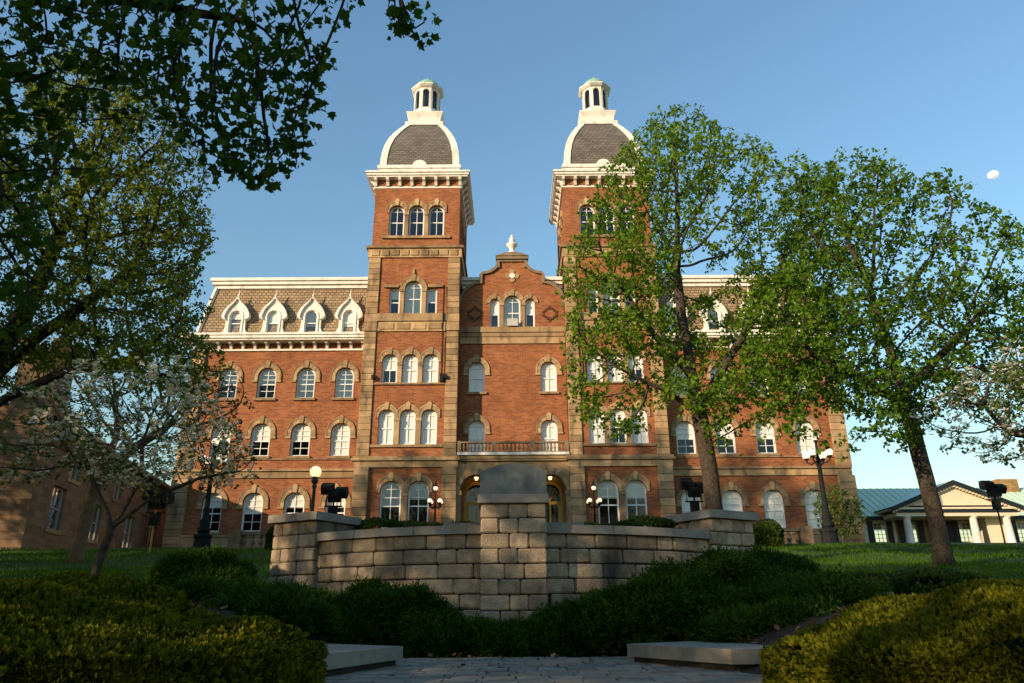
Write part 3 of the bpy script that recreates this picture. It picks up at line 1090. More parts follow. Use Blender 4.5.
# left half of the outline, bottom to top: convex quarter, step, concave sweep, cap
lh = [(-3.58, 20.75)]
for i in range(9):
    a = R(90 * i / 8)
    lh.append((-2.08 - 1.40 * math.cos(a), 20.82 + 1.46 * math.sin(a)))
lh.append((-2.08, 22.96))
for i in range(9):
    a = R(90 * i / 8)
    lh.append((-0.86 - 1.18 * math.cos(a), 22.98 + 0.98 * (1 - math.cos(math.asin(i / 8)))))
lh[-9:] = [(-2.05 + 1.17 * math.sin(R(90 * i / 8)), 23.0 + 0.97 * (1 - math.cos(R(90 * i / 8)))) for i in range(9)]
outline = [(-3.58, 9.0)] + lh + [(-a, b) for a, b in reversed(lh)] + [(3.58, 9.0)]
CW_S = window_type(0.64, 2.13, hood=0.24, rows=(1, 1), cols=1, sill=False, spr=0.0, clampx=0.60)
CW_C = window_type(1.12, 2.36, hood=0.30, rows=(1, 1), cols=2, sill=False, spr=0.0)
CW_U = window_type(1.08, 2.10, hood=0.32, rows=(1, 1), cols=2)
CW_L = window_type(1.08, 2.30, hood=0.32, rows=(1, 1), cols=2)
hs = [arch_pts(-1.22, 19.02, 0.64, 2.13), arch_pts(0, 19.02, 1.12, 2.36), arch_pts(1.22, 19.02, 0.64, 2.13)]
for sx in (-1, 1):
    hs += [arch_pts(sx * 2.40, 14.43, 1.08, 2.10), arch_pts(sx * 2.36, 10.23, 1.08, 2.30)]
wall_panel(cw, outline, hs, YC)
cw.build('gable_wall', M['brick'], hall)
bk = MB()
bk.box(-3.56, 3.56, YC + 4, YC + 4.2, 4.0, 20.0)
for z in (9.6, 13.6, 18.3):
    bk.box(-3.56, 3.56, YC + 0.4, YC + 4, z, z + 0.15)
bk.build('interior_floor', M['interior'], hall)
# parapet thickness: stone coping following the outline, closing top
cp = MB()
o2 = []
for i, (a, b) in enumerate(lh):
    p0 = lh[max(i - 1, 0)]
    p1 = lh[min(i + 1, len(lh) - 1)]
    dx, dz = p1[0] - p0[0], p1[1] - p0[1]
    L_ = math.hypot(dx, dz) or 1
    o2.append((a - dz / L_ * 0.2, b + dx / L_ * 0.2))
for sg in (1, -1):
    cp.band([(sg * a, b) for a, b in lh], [(sg * a, b) for a, b in o2], YC - 0.16, YC + 0.45)
cp.box(-1.02, 1.02, YC - 0.12, YC + 0.45, 23.96, 24.12)
cp.box(-1.12, 1.12, YC - 0.24, YC + 0.45, 24.12, 24.34)
cp.prism([(-1.16, 24.34), (1.16, 24.34), (0.9, 24.46), (0.45, 24.60), (0, 24.64), (-0.45, 24.60), (-0.9, 24.46)], YC - 0.3, YC + 0.45)
for sg in (-1, 1):
    a, b_ = sorted((sg * 1.02, sg * 0.86))
    cp.box(a, b_, YC - 0.14, YC + 0.4, 23.5, 23.95)
cp.build('gable_coping', M['dark_stone'], hall)
MB().lathe([(0.34, 0), (0.36, 0.10), (0.20, 0.16), (0.17, 0.40), (0.24, 0.52), (0.37, 0.66), (0.40, 0.78), (0.26, 0.86), (0.16, 0.98), (0.22, 1.08), (0.20, 1.22), (0.10, 1.34), (0.12, 1.42), (0.03, 1.56)], (0, YC + 0.1, 24.62), 16).build('urn_finial', M['white'], hall, True)
st = MB()
st.box(-3.57, 3.57, YC - 0.10, YC + 0.25, 17.82, 18.3)
st.box(-3.57, 3.57, YC - 0.16, YC + 0.25, 18.3, 18.36)
st.box(-3.57, 3.57, YC - 0.2, YC + 0.25, 18.62, 19.0)
st.box(-3.57, 3.57, YC - 0.12, YC + 0.25, 18.36, 18.62)
for sx in (-0.73, 0.73):
    st.box(sx - 0.13, sx + 0.13, YC - 0.08, YC + 0.05, 19.02, 20.62)
    st.box(sx - 0.17, sx + 0.17, YC - 0.14, YC + 0.05, 20.62, 20.8)
# quatrefoil boss
for a, b in ((0, 0.3), (0, -0.3), (0.3, 0), (-0.3, 0)):
    pr = MB().prism([(a + 0.19 * math.cos(t * math.pi / 6), 22.88 + b + 0.19 * math.sin(t * math.pi / 6)) for t in range(12)], YC - 0.06 - 0.006 * abs(a), YC + 0.02)
    st.add(pr.v, pr.f)
st.build('stone_trim', M['stone'], hall)
MB().prism([(0.19 * math.cos(t * math.pi / 8), 22.88 + 0.19 * math.sin(t * math.pi / 8)) for t in range(16)], YC - 0.1, YC + 0.02).build('round_light', M['white'], hall)
for sx in (-2.57, 2.57):
    cr_ = MB()
    for i in (-3, -2, -1, 0, 1, 2, 3):
        hh = (4 - abs(i)) * 0.12
        for sg in (-1, 1):
            zc = 20.02 + sg * hh
            cr_.box(sx + i * 0.15 - 0.075, sx + i * 0.15 + 0.075, YC - 0.06, YC + 0.02, zc - 0.085, zc + 0.085)
    cr_.build('brick_diamond', M['soot'], hall)
for sx, T in ((-1.22, CW_S), (0, CW_C), (1.22, CW_S)):
    put_window(hall, T, sx, YC, 19.02, blind=1 if sx else 0)
for sx in (-1, 1):
    put_window(hall, CW_U, sx * 2.40, YC, 14.43, blind=0)
    put_window(hall, CW_L, sx * 2.36, YC, 10.23, blind=0)
# roof behind the gable
rf = MB()
rf.add([(-3.58, YC + 0.4, 18.5), (3.58, YC + 0.4, 18.5), (3.58, YC + 1.3, 22.4), (-3.58, YC + 1.3, 22.4), (-3.58, 60, 22.4), (3.58, 60, 22.4)], [(0, 1, 2, 3), (3, 2, 5, 4)])
rf.build('centre_roof', M['slate'], hall)
tp = MB()
tp.box(-3.57, 3.57, YC + 1.1, 60, 22.42, 22.7)
tp.box(-3.57, 3.57, YC + 0.95, 60, 22.7, 22.95)
tp.box(-3.57, 3.57, YC + 0.8, 60, 22.95, 23.2)
tp.build('roof_coping', M['white'], hall)

# ---- entrance loggia: three arches, balcony above
YP = 46.62
po = MB()
ho = []
for ax in (-2.36, 0, 2.36):
    ho.append(arch_pts(ax, 4.3, 1.90, 4.45, 16))
wall_panel(po, [(-3.50, 4.3), (3.50, 4.3), (3.50, 9.62), (-3.50, 9.62)], [[(a, max(b, 4.301)) for a, b in l] for l in ho], YP, 0.6)
for ax in (-2.36, 0, 2.36):
    n = 14
    inn = [(ax - 0.96 * math.cos(math.pi * i / n), 7.80 + 0.96 * math.sin(math.pi * i / n)) for i in range(n + 1)]
    out = [(ax - min(1.17, 1.26) * math.cos(math.pi * i / n), 7.80 + 1.30 * math.sin(math.pi * i / n)) for i in range(n + 1)]
    for i in range(n):
        po.band(inn[i:i + 2], out[i:i + 2], YP - 0.10 - 0.004 * (i % 2), YP + 0.05)
    po.prism([(ax - 0.13, 8.74), (ax + 0.13, 8.74), (ax + 0.2, 9.2), (ax - 0.2, 9.2)], YP - 0.22, YP)
for px_ in (-3.40, -1.18, 1.18, 3.40):
    po.box(px_ - 0.2, px_ + 0.2, YP - 0.16, YP + 0.1, 7.5, 7.78)
    po.box(px_ - 0.14, px_ + 0.14, YP - 0.10, YP + 0.1, 4.3, 7.5)
po.box(-3.50, 3.50, YP - 0.16, YP + 1.1, 9.62, 9.74)
po.build('arcade', M['stone'], hall)
wl2 = MB().box(-3.50, 3.50, YP - 0.34, YC - 0.01, 9.96, 10.12)
wl2.build('balcony_ledge', M['white'], hall)
MB().box(-3.50, 3.50, YP - 0.22, YC - 0.01, 9.742, 9.955).build('balcony_floor', M['stone'], hall)
bal = MB()
bal.box(-3.50, 3.50, YP - 0.24, YP - 0.06, 10.122, 10.20)
bal.box(-3.50, 3.50, YP - 0.26, YP - 0.04, 10.72, 10.82)
for px_ in (-3.38, -1.2, 1.2, 3.38):
    bal.box(px_ - 0.11, px_ + 0.11, YP - 0.28, YP - 0.02, 10.124, 10.86)
bo = bal.build('balcony_rail', M['dark_stone'], hall)
bp = MB().lathe([(0.05, 0), (0.05, 0.06), (0.035, 0.09), (0.075, 0.20), (0.08, 0.26), (0.04, 0.38), (0.055, 0.44), (0.05, 0.52)], (0, 0, 0), 8)
bme = bpy.data.meshes.new('baluster')
bme.from_pydata(bp.v, [], bp.f)
k = 0
for a, b in ((-3.2, -1.38), (-1.02, 1.02), (1.38, 3.2)):
    n = 8
    for i in range(n):
        link_mesh('baluster', bme, M['stone'], bo, (a + (b - a) * (i + 0.5) / n, YP - 0.15 - 47.5, 10.2 - 4.5))
# back of the loggia with three gilded doors
bw = MB()
dh = []
for ax in (-2.36, 0, 2.36):
    dh.append(arch_pts(ax, 4.5, 1.62, 4.25, 12))
wall_panel(bw, [(-3.56, 4.3), (3.56, 4.3), (3.56, 9.6), (-3.56, 9.6)], dh, YC + 1.0, 0.2)
bw.add([(-3.56, YP, 4.3), (-3.56, YC + 1, 4.3), (-3.56, YC + 1, 9.6), (-3.56, YP, 9.6), (3.56, YP, 4.3), (3.56, YC + 1, 4.3), (3.56, YC + 1, 9.6), (3.56, YP, 9.6)], [(0, 1, 2, 3), (4, 5, 6, 7)])
bw.build('porch_wall', M['stone'], hall)
for ax in (-2.36, 0, 2.36):
    d = MB()
    yy = YC + 1.06
    d.band(arch_pts(ax, 4.5, 1.34, 4.0, 12), arch_pts(ax, 4.48, 1.61, 4.24, 12), yy, yy + 0.1, closed=True)
    d.box(ax - 0.67, ax + 0.67, yy + 0.002, yy + 0.098, 7.22, 7.42)
    d.box(ax - 0.04, ax + 0.04, yy + 0.004, yy + 0.09, 4.6, 7.22)
    for sx in (-1, 1):
        a, b_ = sorted((ax + sx * 0.50, ax + sx * 0.67))
        d.box(a, b_, yy + 0.006, yy + 0.088, 4.6, 7.22)
    for i in range(1, 6):
        an = math.pi * i / 6
        d.tube([(ax, yy + 0.05, 7.45), (ax - 0.62 * math.cos(an), yy + 0.05, 7.75 + 0.62 * math.sin(an))], 0.018, 4)
    do = d.build('door', M['gold'], hall)
    pts = arch_pts(ax, 4.5, 1.36, 4.0, 12)
    MB().add([(a, yy + 0.07, b) for a, b in pts], [tuple(range(len(pts)))]).build('pane', M['glass'], do)
    MB().lathe([(0.015, 0.55), (0.015, 0.2), (0.10, 0.18), (0.13, 0.0), (0.08, -0.16), (0.02, -0.18)], (ax, YC + 0.35, 8.85), 10).build('porch_lantern', M['porch_light'], hall, True)
MB().box(-3.5, 3.5, YP - 1.4, YC + 1.1, 4.1, 4.48).build('porch_step', M['stone'], hall)

# window air conditioner
ac = MB()
ac.box(-0.33, 0.33, YC - 0.32, YC + 0.22, 19.06, 19.50)
ac.box(-0.36, 0.36, YC - 0.345, YC - 0.32, 19.03, 19.09)
ac.box(-0.36, 0.36, YC - 0.345, YC - 0.32, 19.47, 19.53)
for i in range(9):
    ac.box(-0.31, 0.31, YC - 0.335, YC - 0.32, 19.11 + i * 0.04, 19.13 + i * 0.04)
for sx in (-0.345, 0.345):
    ac.box(sx - 0.015, sx + 0.015, YC - 0.345, YC - 0.32, 19.09, 19.47)
o = ac.build('air_conditioner', M['ac'], None, origin=(0, YC, 19.03))
tag(o, 'small grey air conditioner sticking out of the middle gable window', 'air conditioner')

# ------------------------------------------------------------------ curved block wall with the memorial pillar
WC, WR = (0.0, 16.05), 5.0           # centre and radius of the bowed wall
wall = empty('curved_block_wall', (0, 11.0, 0.0), 'bowed wall of tumbled stone blocks with end piers and a blank rounded tablet on its pillar', 'stone wall')
CH = 0.2046


def place(mb, src, ox, oy, ang):
    """put a block built at the origin (front facing -y) at (ox, oy) turned by ang"""
    ca, sa = math.cos(ang), math.sin(ang)
    mb.add([(ox + x * ca - y * sa, oy + x * sa + y * ca, z) for x, y, z in src.v], src.f, src.t[0])


def tblock(w_, d, z0, z1):
    """one tumbled block: face split, softened and a little uneven"""
    b = MB()
    nx, nz = 4, 3
    hw = w_ / 2
    j = lambda s: random.uniform(-s, s)
    xs = [-hw, -hw + 0.02, hw - 0.02, hw]
    zs = [z0, z0 + 0.018, z1 - 0.018, z1]
    vs = []
    off = random.uniform(-0.012, 0.012)
    tilt = random.uniform(-0.02, 0.02)
    for k, z in enumerate(zs):
        for i, x in enumerate(xs):
            edge = (i in (0, 3)) + (k in (0, 3))
            y = off + tilt * x + (0.0 if edge == 0 else 0.015 if edge == 1 else 0.026) + j(0.004)
            cr_ = 0.012 if (i in (0, 3)) and (k in (0, 3)) else 0.0
            vs.append((x + j(0.004) + (cr_ if i == 0 else -cr_), y, z + j(0.004) + (cr_ if k == 0 else -cr_)))
    fs = [(k * 4 + i, k * 4 + i + 1, k * 4 + i + 5, k * 4 + i + 4) for k in range(3) for i in range(3)]
    base = len(vs)
    bd = [0, 1, 2, 3, 7, 11, 15, 14, 13, 12, 8, 4]
    vs += [(vs[q][0], d, vs[q][2]) for q in bd]
    fs += [(bd[i], base + i, base + (i + 1) % 12, bd[(i + 1) % 12]) for i in range(12)]
    return b.add(vs, fs)


def wall_arc(mb, core, a0, a1, z0, ztop, rad=WR):
    """courses of blocks along an arc; angles in radians from straight ahead, positive to the right"""
    nz = int(math.ceil((ztop - z0) / CH))
    for c in range(nz):
        zt = ztop - c * CH
        zb = zt - CH
        a = a0 - random.uniform(0, 0.06)
        while a < a1:
            w_ = random.choice([0.30, 0.44, 0.50, 0.52, 0.52])
            da = w_ / rad
            s, e = max(a, a0), min(a + da, a1)
            if e - s > 0.02:
                am = (s + e) / 2
                blk = tblock((e - s) * rad - 0.012, 0.22, zb + 0.009, zt - 0.009)
                place(mb, blk, WC[0] + rad * math.sin(am), WC[1] - rad * math.cos(am), am)
            a += da
    n = 24
    ins, outs = rad - 0.04, rad - 0.35
    for i in range(n):
        t0, t1 = a0 + (a1 - a0) * i / n, a0 + (a1 - a0) * (i + 1) / n
        q = [(WC[0] + r * math.sin(t), WC[1] - r * math.cos(t)) for r, t in ((ins, t0), (ins, t1), (outs, t1), (outs, t0))]
        core.plate(q, z0 - 0.1, ztop - 0.01)


def coping_arc(mb, a0, a1, z0, z1, pieces, rad=WR):
    for i in range(pieces):
        s, e = a0 + (a1 - a0) * i / pieces + 0.0012, a0 + (a1 - a0) * (i + 1) / pieces - 0.0012
        n = 6
        outer = [(WC[0] + (rad + 0.055) * math.sin(s + (e - s) * k / n), WC[1] - (rad + 0.055) * math.cos(s + (e - s) * k / n)) for k in range(n + 1)]
        inner = [(WC[0] + (rad - 0.36) * math.sin(s + (e - s) * k / n), WC[1] - (rad - 0.36) * math.cos(s + (e - s) * k / n)) for k in range(n + 1)]
        tn = random.random()
        for k in range(n):
            mb.plate([outer[k], outer[k + 1], inner[k + 1], inner[k]], z0 + random.uniform(-.003, .003) * 0, z1, tn)


bl, core, cp = MB(), MB(), MB()
A_IN, A_OUT = 0.090, 0.70
for s in (-1, 1):
    a0, a1 = (A_IN, A_OUT) if s > 0 else (-A_OUT, -A_IN)
    wall_arc(bl, core, a0, a1, -0.2, 1.60)
    coping_arc(cp, a0, a1, 1.60, 1.72, 3)
    b0, b1 = (0.86, 1.6) if s > 0 else (-1.6, -0.86)
    wall_arc(bl, core, b0, b1, 0.2, 1.52, WR - 0.35)
    coping_arc(cp, b0, b1, 1.52, 1.64, 4, WR - 0.35)
# a small stone plinth behind the pillar
cp.box(-1.08, 1.08, 11.75, 12.3, 1.5, 1.835)
bl.build('block_courses', M['block'], wall)
core.build('joint_core', M['mortar'], wall)
cp.build('coping', M['coping'], wall)
# end piers
for s in (-1, 1):
    p, pc, pp = MB(), MB(), MB()
    ang = s * R(-30)                 # its front corner looks at the walk
    W_ = 0.92
    cx, cy = s * 3.27, 12.62
    nz = 10
    for c in range(nz):
        zt = 1.92 - c * CH
        zb = zt - CH
        for k in range(4):
            th = -ang + k * math.pi / 2
            fx, fy = cx + math.sin(th) * (W_ / 2), cy - math.cos(th) * (W_ / 2)
            cuts = random.choice([[0.5], [0.36], [0.62], [0.34, 0.68]])
            edges = [0] + cuts + [1]
            lo = -W_ / 2 + (0.0 if (c + k) % 2 else 0.19)
            hi = W_ / 2 - (0.0 if (c + k) % 2 else 0.19)
            for i in range(len(edges) - 1):
                u0, u1 = lo + (hi - lo) * edges[i], lo + (hi - lo) * edges[i + 1]
                um = (u0 + u1) / 2
                place(p, tblock(u1 - u0 - 0.010, 0.2, zb + 0.006, zt - 0.006), fx + um * math.cos(th), fy + um * math.sin(th), th)
    def sq(h):
        return [(cx + a * math.cos(-ang) - b * math.sin(-ang), cy + a * math.sin(-ang) + b * math.cos(-ang)) for a, b in ((-h, -h), (h, -h), (h, h), (-h, h))]
    pc.plate(sq(W_ / 2 - 0.045), -0.1, 1.915)
    pp.plate(sq(W_ / 2 + 0.07), 1.92, 2.045)
    po_ = p.build('pier', M['block'], wall)
    pc.build('joint_core', M['mortar'], po_)
    pp.build('pier_cap', M['coping'], po_)
# middle pillar
p, pc = MB(), MB()
PW, PY = 0.93, 10.74
nz = 11
for c in range(nz):
    zt = 1.985 - c * CH
    zb = zt - CH
    cuts = [[0.42, 0.71], [0.28, 0.57], [0.44, 0.73], [0.28, 0.56], [0.37, 0.66], [0.28, 0.6], [0.44, 0.72], [0.3, 0.58], [0.45, 0.73], [0.3, 0.6], [0.4, 0.7]][c]
    edges = [0] + cuts + [1]
    for i in range(3):
        u0, u1 = -PW / 2 + PW * edges[i], -PW / 2 + PW * edges[i + 1]
        place(p, tblock(u1 - u0 - 0.010, 0.25, zb + 0.006, zt - 0.006), (u0 + u1) / 2, PY, 0)
    for s in (-1, 1):
        for i in range(2):
            yy = PY + 0.25 + i * 0.36 + 0.18
            place(p, tblock(0.345, 0.2, zb + 0.006, zt - 0.006), s * PW / 2, yy, s * math.pi / 2)
pc.box(-PW / 2 + 0.045, PW / 2 - 0.045, PY + 0.045, PY + 0.95, -0.2, 1.975)
po_ = p.build('pillar', M['block'], wall)
pc.build('joint_core', M['mortar'], po_)
MB().cbox(-0.505, 0.505, PY - 0.05, PY + 1.0, 1.985, 2.105, 0.008).build('pillar_cap', M['coping'], po_)
tb = [(-0.475, 2.105), (0.475, 2.105), (0.475, 2.42)]
rr = (0.475 ** 2 + 0.135 ** 2) / (2 * 0.135)
for i in range(1, 20):
    x = 0.475 - 0.95 * i / 20
    tb.append((x, 2.555 - rr + math.sqrt(rr * rr - x * x)))
tb.append((-0.475, 2.42))
MB().prism(tb, PY + 0.0, PY + 0.30).build('tablet', M['plaque'], wall)

# stone landings either side of the walk
def landing(pts, z0, z1, label):
    o = empty('stone_landing', (pts[0][0], pts[0][1], 0), label, 'stone step', 'stone landings beside the walk')
    MB().plate(pts, z0, z1).build('slab', M['slab'], o)
    cx = sum(p[0] for p in pts) / len(pts)
    cy = sum(p[1] for p in pts) / len(pts)
    MB().plate([(cx + (a - cx) * 0.94, cy + (b - cy) * 0.94) for a, b in pts], z0 - 0.2, z0 - 0.002).build('riser', M['mortar'], o)
    return o


landing([(1.18, 8.45), (1.86, 6.95), (2.9, 7.15), (3.25, 10.4)], 0.085, 0.205, 'flat grey stone landing at the foot of the junipers right of the walk')
landing([(-1.12, 8.15), (-3.1, 10.0), (-2.9, 6.2), (-1.62, 6.05)], 0.085, 0.205, 'flat grey stone landing beside the walk, tucked under the left yew hedge')
landing([(3.55, 9.1), (4.35, 9.05), (4.6, 9.9), (3.7, 9.9)], 0.62, 0.72, 'small pale stone step in the bank beyond the right yew hedge')

# ------------------------------------------------------------------ lamps
def globe(parent, c, r, m):
    return MB().sphere(c, r, 14, 9).build('globe', M[m], parent, True)


def cluster_lamp(x, y, h, label, group, top_cap=True, k=1.0):
    z = gzf(x, y) - 0.03
    o = empty('street_lamp', (x, y, z), label, 'street lamp', group)
    b = MB()
    b.lathe([(0.40 * k, 0), (0.40 * k, 0.10), (0.34 * k, 0.14), (0.32 * k, 0.52), (0.37 * k, 0.58), (0.36 * k, 0.66), (0.22 * k, 0.72)], (x, y, z), 8, rot=math.pi / 8)
    b.build('base', M['iron'], o)
    p = MB()
    p.lathe([(0.20 * k, 0.70), (0.25 * k, 0.80), (0.26 * k, 0.92), (0.16 * k, 1.02), (0.20 * k, 1.10), (0.20 * k, 1.22), (0.135 * k, 1.32), (0.125 * k, 1.60), (0.15 * k, 1.66), (0.11 * k, 1.74),
             (0.085 * k, h - 1.75), (0.12 * k, h - 1.70), (0.12 * k, h - 1.62), (0.07 * k, h - 1.55), (0.09 * k, h - 1.40), (0.055 * k, h - 1.30), (0.05 * k, h - 0.72), (0.10 * k, h - 0.66), (0.10 * k, h - 0.62)], (x, y, z), 12)
    p.build('pole', M['iron'], o, True)
    gr = 0.165 * (0.6 + 0.4 * k)
    for i in range(4):
        a = math.pi / 4 + i * math.pi / 2
        ca, sa = math.cos(a), math.sin(a)
        L_ = 0.50 * (0.55 + 0.45 * k)
        ar = MB().tube([(x + ca * 0.05, y + sa * 0.05, z + h - 1.5), (x + ca * L_ * 0.6, y + sa * L_ * 0.6, z + h - 1.62), (x + ca * L_, y + sa * L_, z + h - 1.52), (x + ca * L_, y + sa * L_, z + h - 1.40)], [0.035, 0.03, 0.03, 0.05], 6)
        ar.lathe([(0.06, 0), (0.11, 0.05), (0.10, 0.08)], (x + ca * L_, y + sa * L_, z + h - 1.42), 10)
        ao = ar.build('arm', M['iron'], o)
        globe(ao, (x + ca * L_, y + sa * L_, z + h - 1.36 + gr * 0.9), gr, 'globe_white')
    globe(o, (x, y, z + h - 0.62 + gr * 0.9), gr, 'globe_white')
    if top_cap:
        MB().lathe([(0.13, 0), (0.15, 0.03), (0.09, 0.09), (0.04, 0.15), (0.055, 0.20), (0.015, 0.32)], (x, y, z + h - 0.66 + gr * 1.9), 10).build('finial', M['iron'], o, True)
    return o


cluster_lamp(-12.75, 31.6, 5.0, 'tall black street lamp with white globes by the left balustrade, behind dogwood branches', 'tall lamps at the ends of the terrace', False)
cluster_lamp(12.95, 31.6, 5.0, 'tall black street lamp with lit globes among maple leaves by the right balustrade', 'tall lamps at the ends of the terrace', False)
cluster_lamp(-4.43, 43.0, 3.7, 'small black lamp with five lit globes left of the entrance arches', 'small lamps at the entrance', True, 0.55)
cluster_lamp(4.58, 43.0, 3.7, 'small black lamp with five lit globes right of the entrance arches', 'small lamps at the entrance', True, 0.55)

x, y = -6.87, 26.0
z = gzf(x, y)
o = empty('globe_lamp', (x, y, z), 'slim dark post with one glowing round globe above the left end pier', 'street lamp')
MB().lathe([(0.16, 0), (0.16, 0.15), (0.09, 0.25), (0.07, 0.4), (0.055, 2.2), (0.09, 2.3), (0.06, 2.36), (0.12, 2.46), (0.13, 2.52), (0.08, 2.56), (0.12, 2.62)], (x, y, z), 12).build('pole', mat('dark_green_paint', (0.02, 0.035, 0.028), (0.015, 0.026, 0.02), 0.4, 5), o, True)
globe(o, (x, y, z + 2.80), 0.20, 'globe')


def floodlight(x, y, zh, label, pole='iron', heads=3):
    z = gzf(x, y)
    o = empty('floodlight', (x, y, z), label, 'floodlight', 'black floodlights on poles')
    MB().tube([(x, y, z), (x, y, zh - 0.35)], 0.035, 8).build('pole', M[pole], o)
    br = MB().tube([(x - 0.33, y, zh - 0.52), (x + 0.33, y, zh - 0.52)], 0.03, 6)
    for dx in (-0.27, 0.0, 0.27):
        br.tube([(x + dx, y, zh - 0.52), (x + dx, y, zh - 0.02)], 0.018, 5)
    br.box(x - 0.16, x + 0.16, y - 0.08, y + 0.08, zh - 0.95, zh - 0.55)
    br.build('bracket', M['iron'], o)
    rr_ = random.Random(int(abs(x) * 100))
    for i in range(heads):
        dx = (-0.25, 0.27, 0.03)[i]
        hz = zh + (0.12, -0.03, -0.17)[i]
        h = MB()
        # a hooded lamp head tilted up at the facade
        pr = [(-0.24, -0.13), (-0.11, -0.19), (0.10, -0.20), (0.22, -0.12), (0.25, 0.06), (0.16, 0.17), (-0.05, 0.20), (-0.22, 0.16)]
        b = MB().prism(pr, -0.22, 0.22)
        a = R(rr_.uniform(10, 35))
        h.add([(x + dx + vy * 0.95, y + (vx * math.cos(a) - vz * math.sin(a)), hz + vx * math.sin(a) + vz * math.cos(a)) for vx, vy, vz in b.v], b.f)
        h.box(x + dx - 0.20, x + dx + 0.20, y - 0.02, y + 0.30, hz + 0.20, hz + 0.22)
        for s in range(4):
            h.box(x + dx - 0.20 + s * 0.125, x + dx - 0.175 + s * 0.125, y - 0.27, y - 0.1, hz - 0.11, hz + 0.10)
        h.build('lamp_head', M['iron'], o)
        # a cap of dull glass on the front of the head
    return o


floodlight(-6.64, 28.0, 4.85, 'black cluster of floodlight heads just right of the single globe lamp')
floodlight(-12.45, 26.5, 4.45, 'black floodlight cluster on a thin brass pole in front of the brown stone chapel', 'brass')
floodlight(6.68, 28.0, 4.95, 'black cluster of floodlight heads left of the maple trunk behind the wall')
floodlight(21.6, 34.0, 5.8, 'black floodlight cluster on a thin pole in front of the green roofed building')


def balustrade(xa, xb, y, label):
    z = gzf((xa + xb) / 2, y) - 0.12
    o = empty('balustrade', (xa, y, z), label, 'balustrade', 'stone balustrades on the terrace')
    r = MB()
    r.box(xa, xb, y - 0.13, y + 0.13, z, z + 0.16)
    r.box(xa, xb, y - 0.15, y + 0.15, z + 0.70, z + 0.84)
    r.build('rail', M['dark_stone'], o)
    for px_ in (xa, xb):
        MB().box(px_ - 0.24, px_ + 0.24, y - 0.22, y + 0.22, z - 0.2, z + 0.90).build('post', M['dark_stone'], o)
    b = MB().lathe([(0.07, 0), (0.07, 0.06), (0.05, 0.1), (0.10, 0.22), (0.105, 0.28), (0.05, 0.42), (0.07, 0.48), (0.07, 0.55)], (0, 0, 0), 10)
    me = bpy.data.meshes.new('baluster')
    me.from_pydata(b.v, [], b.f)
    n = int((abs(xb - xa) - 0.5) / 0.33)
    for i in range(n):
        xx = min(xa, xb) + 0.35 + (abs(xb - xa) - 0.7) * i / (n - 1)
        link_mesh('baluster', me, M['dark_stone'], o, (xx - xa, 0, 0.155))


balustrade(-11.6, -7.0, 32.2, 'weathered stone balustrade from the tall left lamp to the block wall')
balustrade(12.2, 7.6, 32.2, 'weathered stone balustrade running left from the tall right lamp')

# ------------------------------------------------------------------ brown stone chapel on the left
M['grey_sash'] = mat('grey_sash_paint', (0.34, 0.33, 0.31), (0.25, 0.24, 0.23), 0.6, 2.0)
ch = empty('stone_chapel', (-20.6, 32.0, 3.2), 'brown stone chapel with a square corner tower half hidden by trees at the left', 'building')
P0, P1 = Vector((-20.4, 31.9)), Vector((-25.0, 58.5))
dv = (P1 - P0).normalized()
LEN = (P1 - P0).length
nv = Vector((-dv.y, dv.x))           # pointing left, into the building


def chp(u, d, z):
    """along the wall, into the building, height"""
    p = P0 + dv * u + nv * d
    return (p.x, p.y, z)


cwl = MB()
hol = []
CWIN = [(2.9, 4.3, 1.5, 1.9, True), (8.0, 4.3, 1.5, 1.8, True), (13.6, 4.3, 1.6, 1.9, True), (18.5, 4.3, 1.6, 1.9, True), (4.2, 6.75, 1.3, 2.1, False), (10.6, 6.75, 1.3, 2.1, False), (16.2, 6.75, 1.3, 2.1, False)]
for u, z0, w_, h, fl_ in CWIN:
    hol.append(arch_pts(u, z0, w_, h, 10, flat=fl_))
tmp = MB()
wall_panel(tmp, [(0, 2.2), (LEN, 2.2), (LEN, 9.1), (0, 9.1)], hol, 0, 0.3)
cwl.add([chp(vx, vy, vz) for vx, vy, vz in tmp.v], tmp.f, 0.5)
GW = 12.0
cwl.add([chp(0, 0, 2.2), chp(0, GW, 2.2), chp(0, GW, 9.1), chp(0, GW / 2, 10.1), chp(0, 0, 9.1)], [(0, 1, 2, 3, 4)], 0.5)
cwl.add([chp(LEN, 0, 2.2), chp(LEN, GW, 2.2), chp(LEN, GW, 9.1), chp(LEN, GW / 2, 10.1), chp(LEN, 0, 9.1)], [(0, 1, 2, 3, 4)], 0.5)
cwl.build('wall', M['chapel'], ch)
rf = MB()
rf.add([chp(-0.2, -0.5, 8.8), chp(LEN + 0.2, -0.5, 8.8), chp(LEN + 0.2, GW / 2, 10.2), chp(-0.2, GW / 2, 10.2), chp(-0.2, GW + 0.5, 8.8), chp(LEN + 0.2, GW + 0.5, 8.8)], [(0, 1, 2, 3), (3, 2, 5, 4)])
rf.add([chp(-0.2, -0.5, 8.62), chp(LEN + 0.2, -0.5, 8.62), chp(LEN + 0.2, -0.5, 8.8), chp(-0.2, -0.5, 8.8)], [(0, 1, 2, 3)])
rf.build('roof', M['roof_dark'], ch)
ev = MB()
for a, b_, c_, d_ in ((-0.28, 0.05, 8.85, 9.02), (-0.18, 0.05, 8.6, 8.84)):
    q = [chp(0, a, c_), chp(LEN, a, c_), chp(LEN, a, d_), chp(0, a, d_), chp(0, b_, c_), chp(LEN, b_, c_), chp(LEN, b_, d_), chp(0, b_, d_)]
    ev.add(q, [(0, 1, 2, 3), (7, 6, 5, 4), (0, 4, 5, 1), (3, 2, 6, 7)])
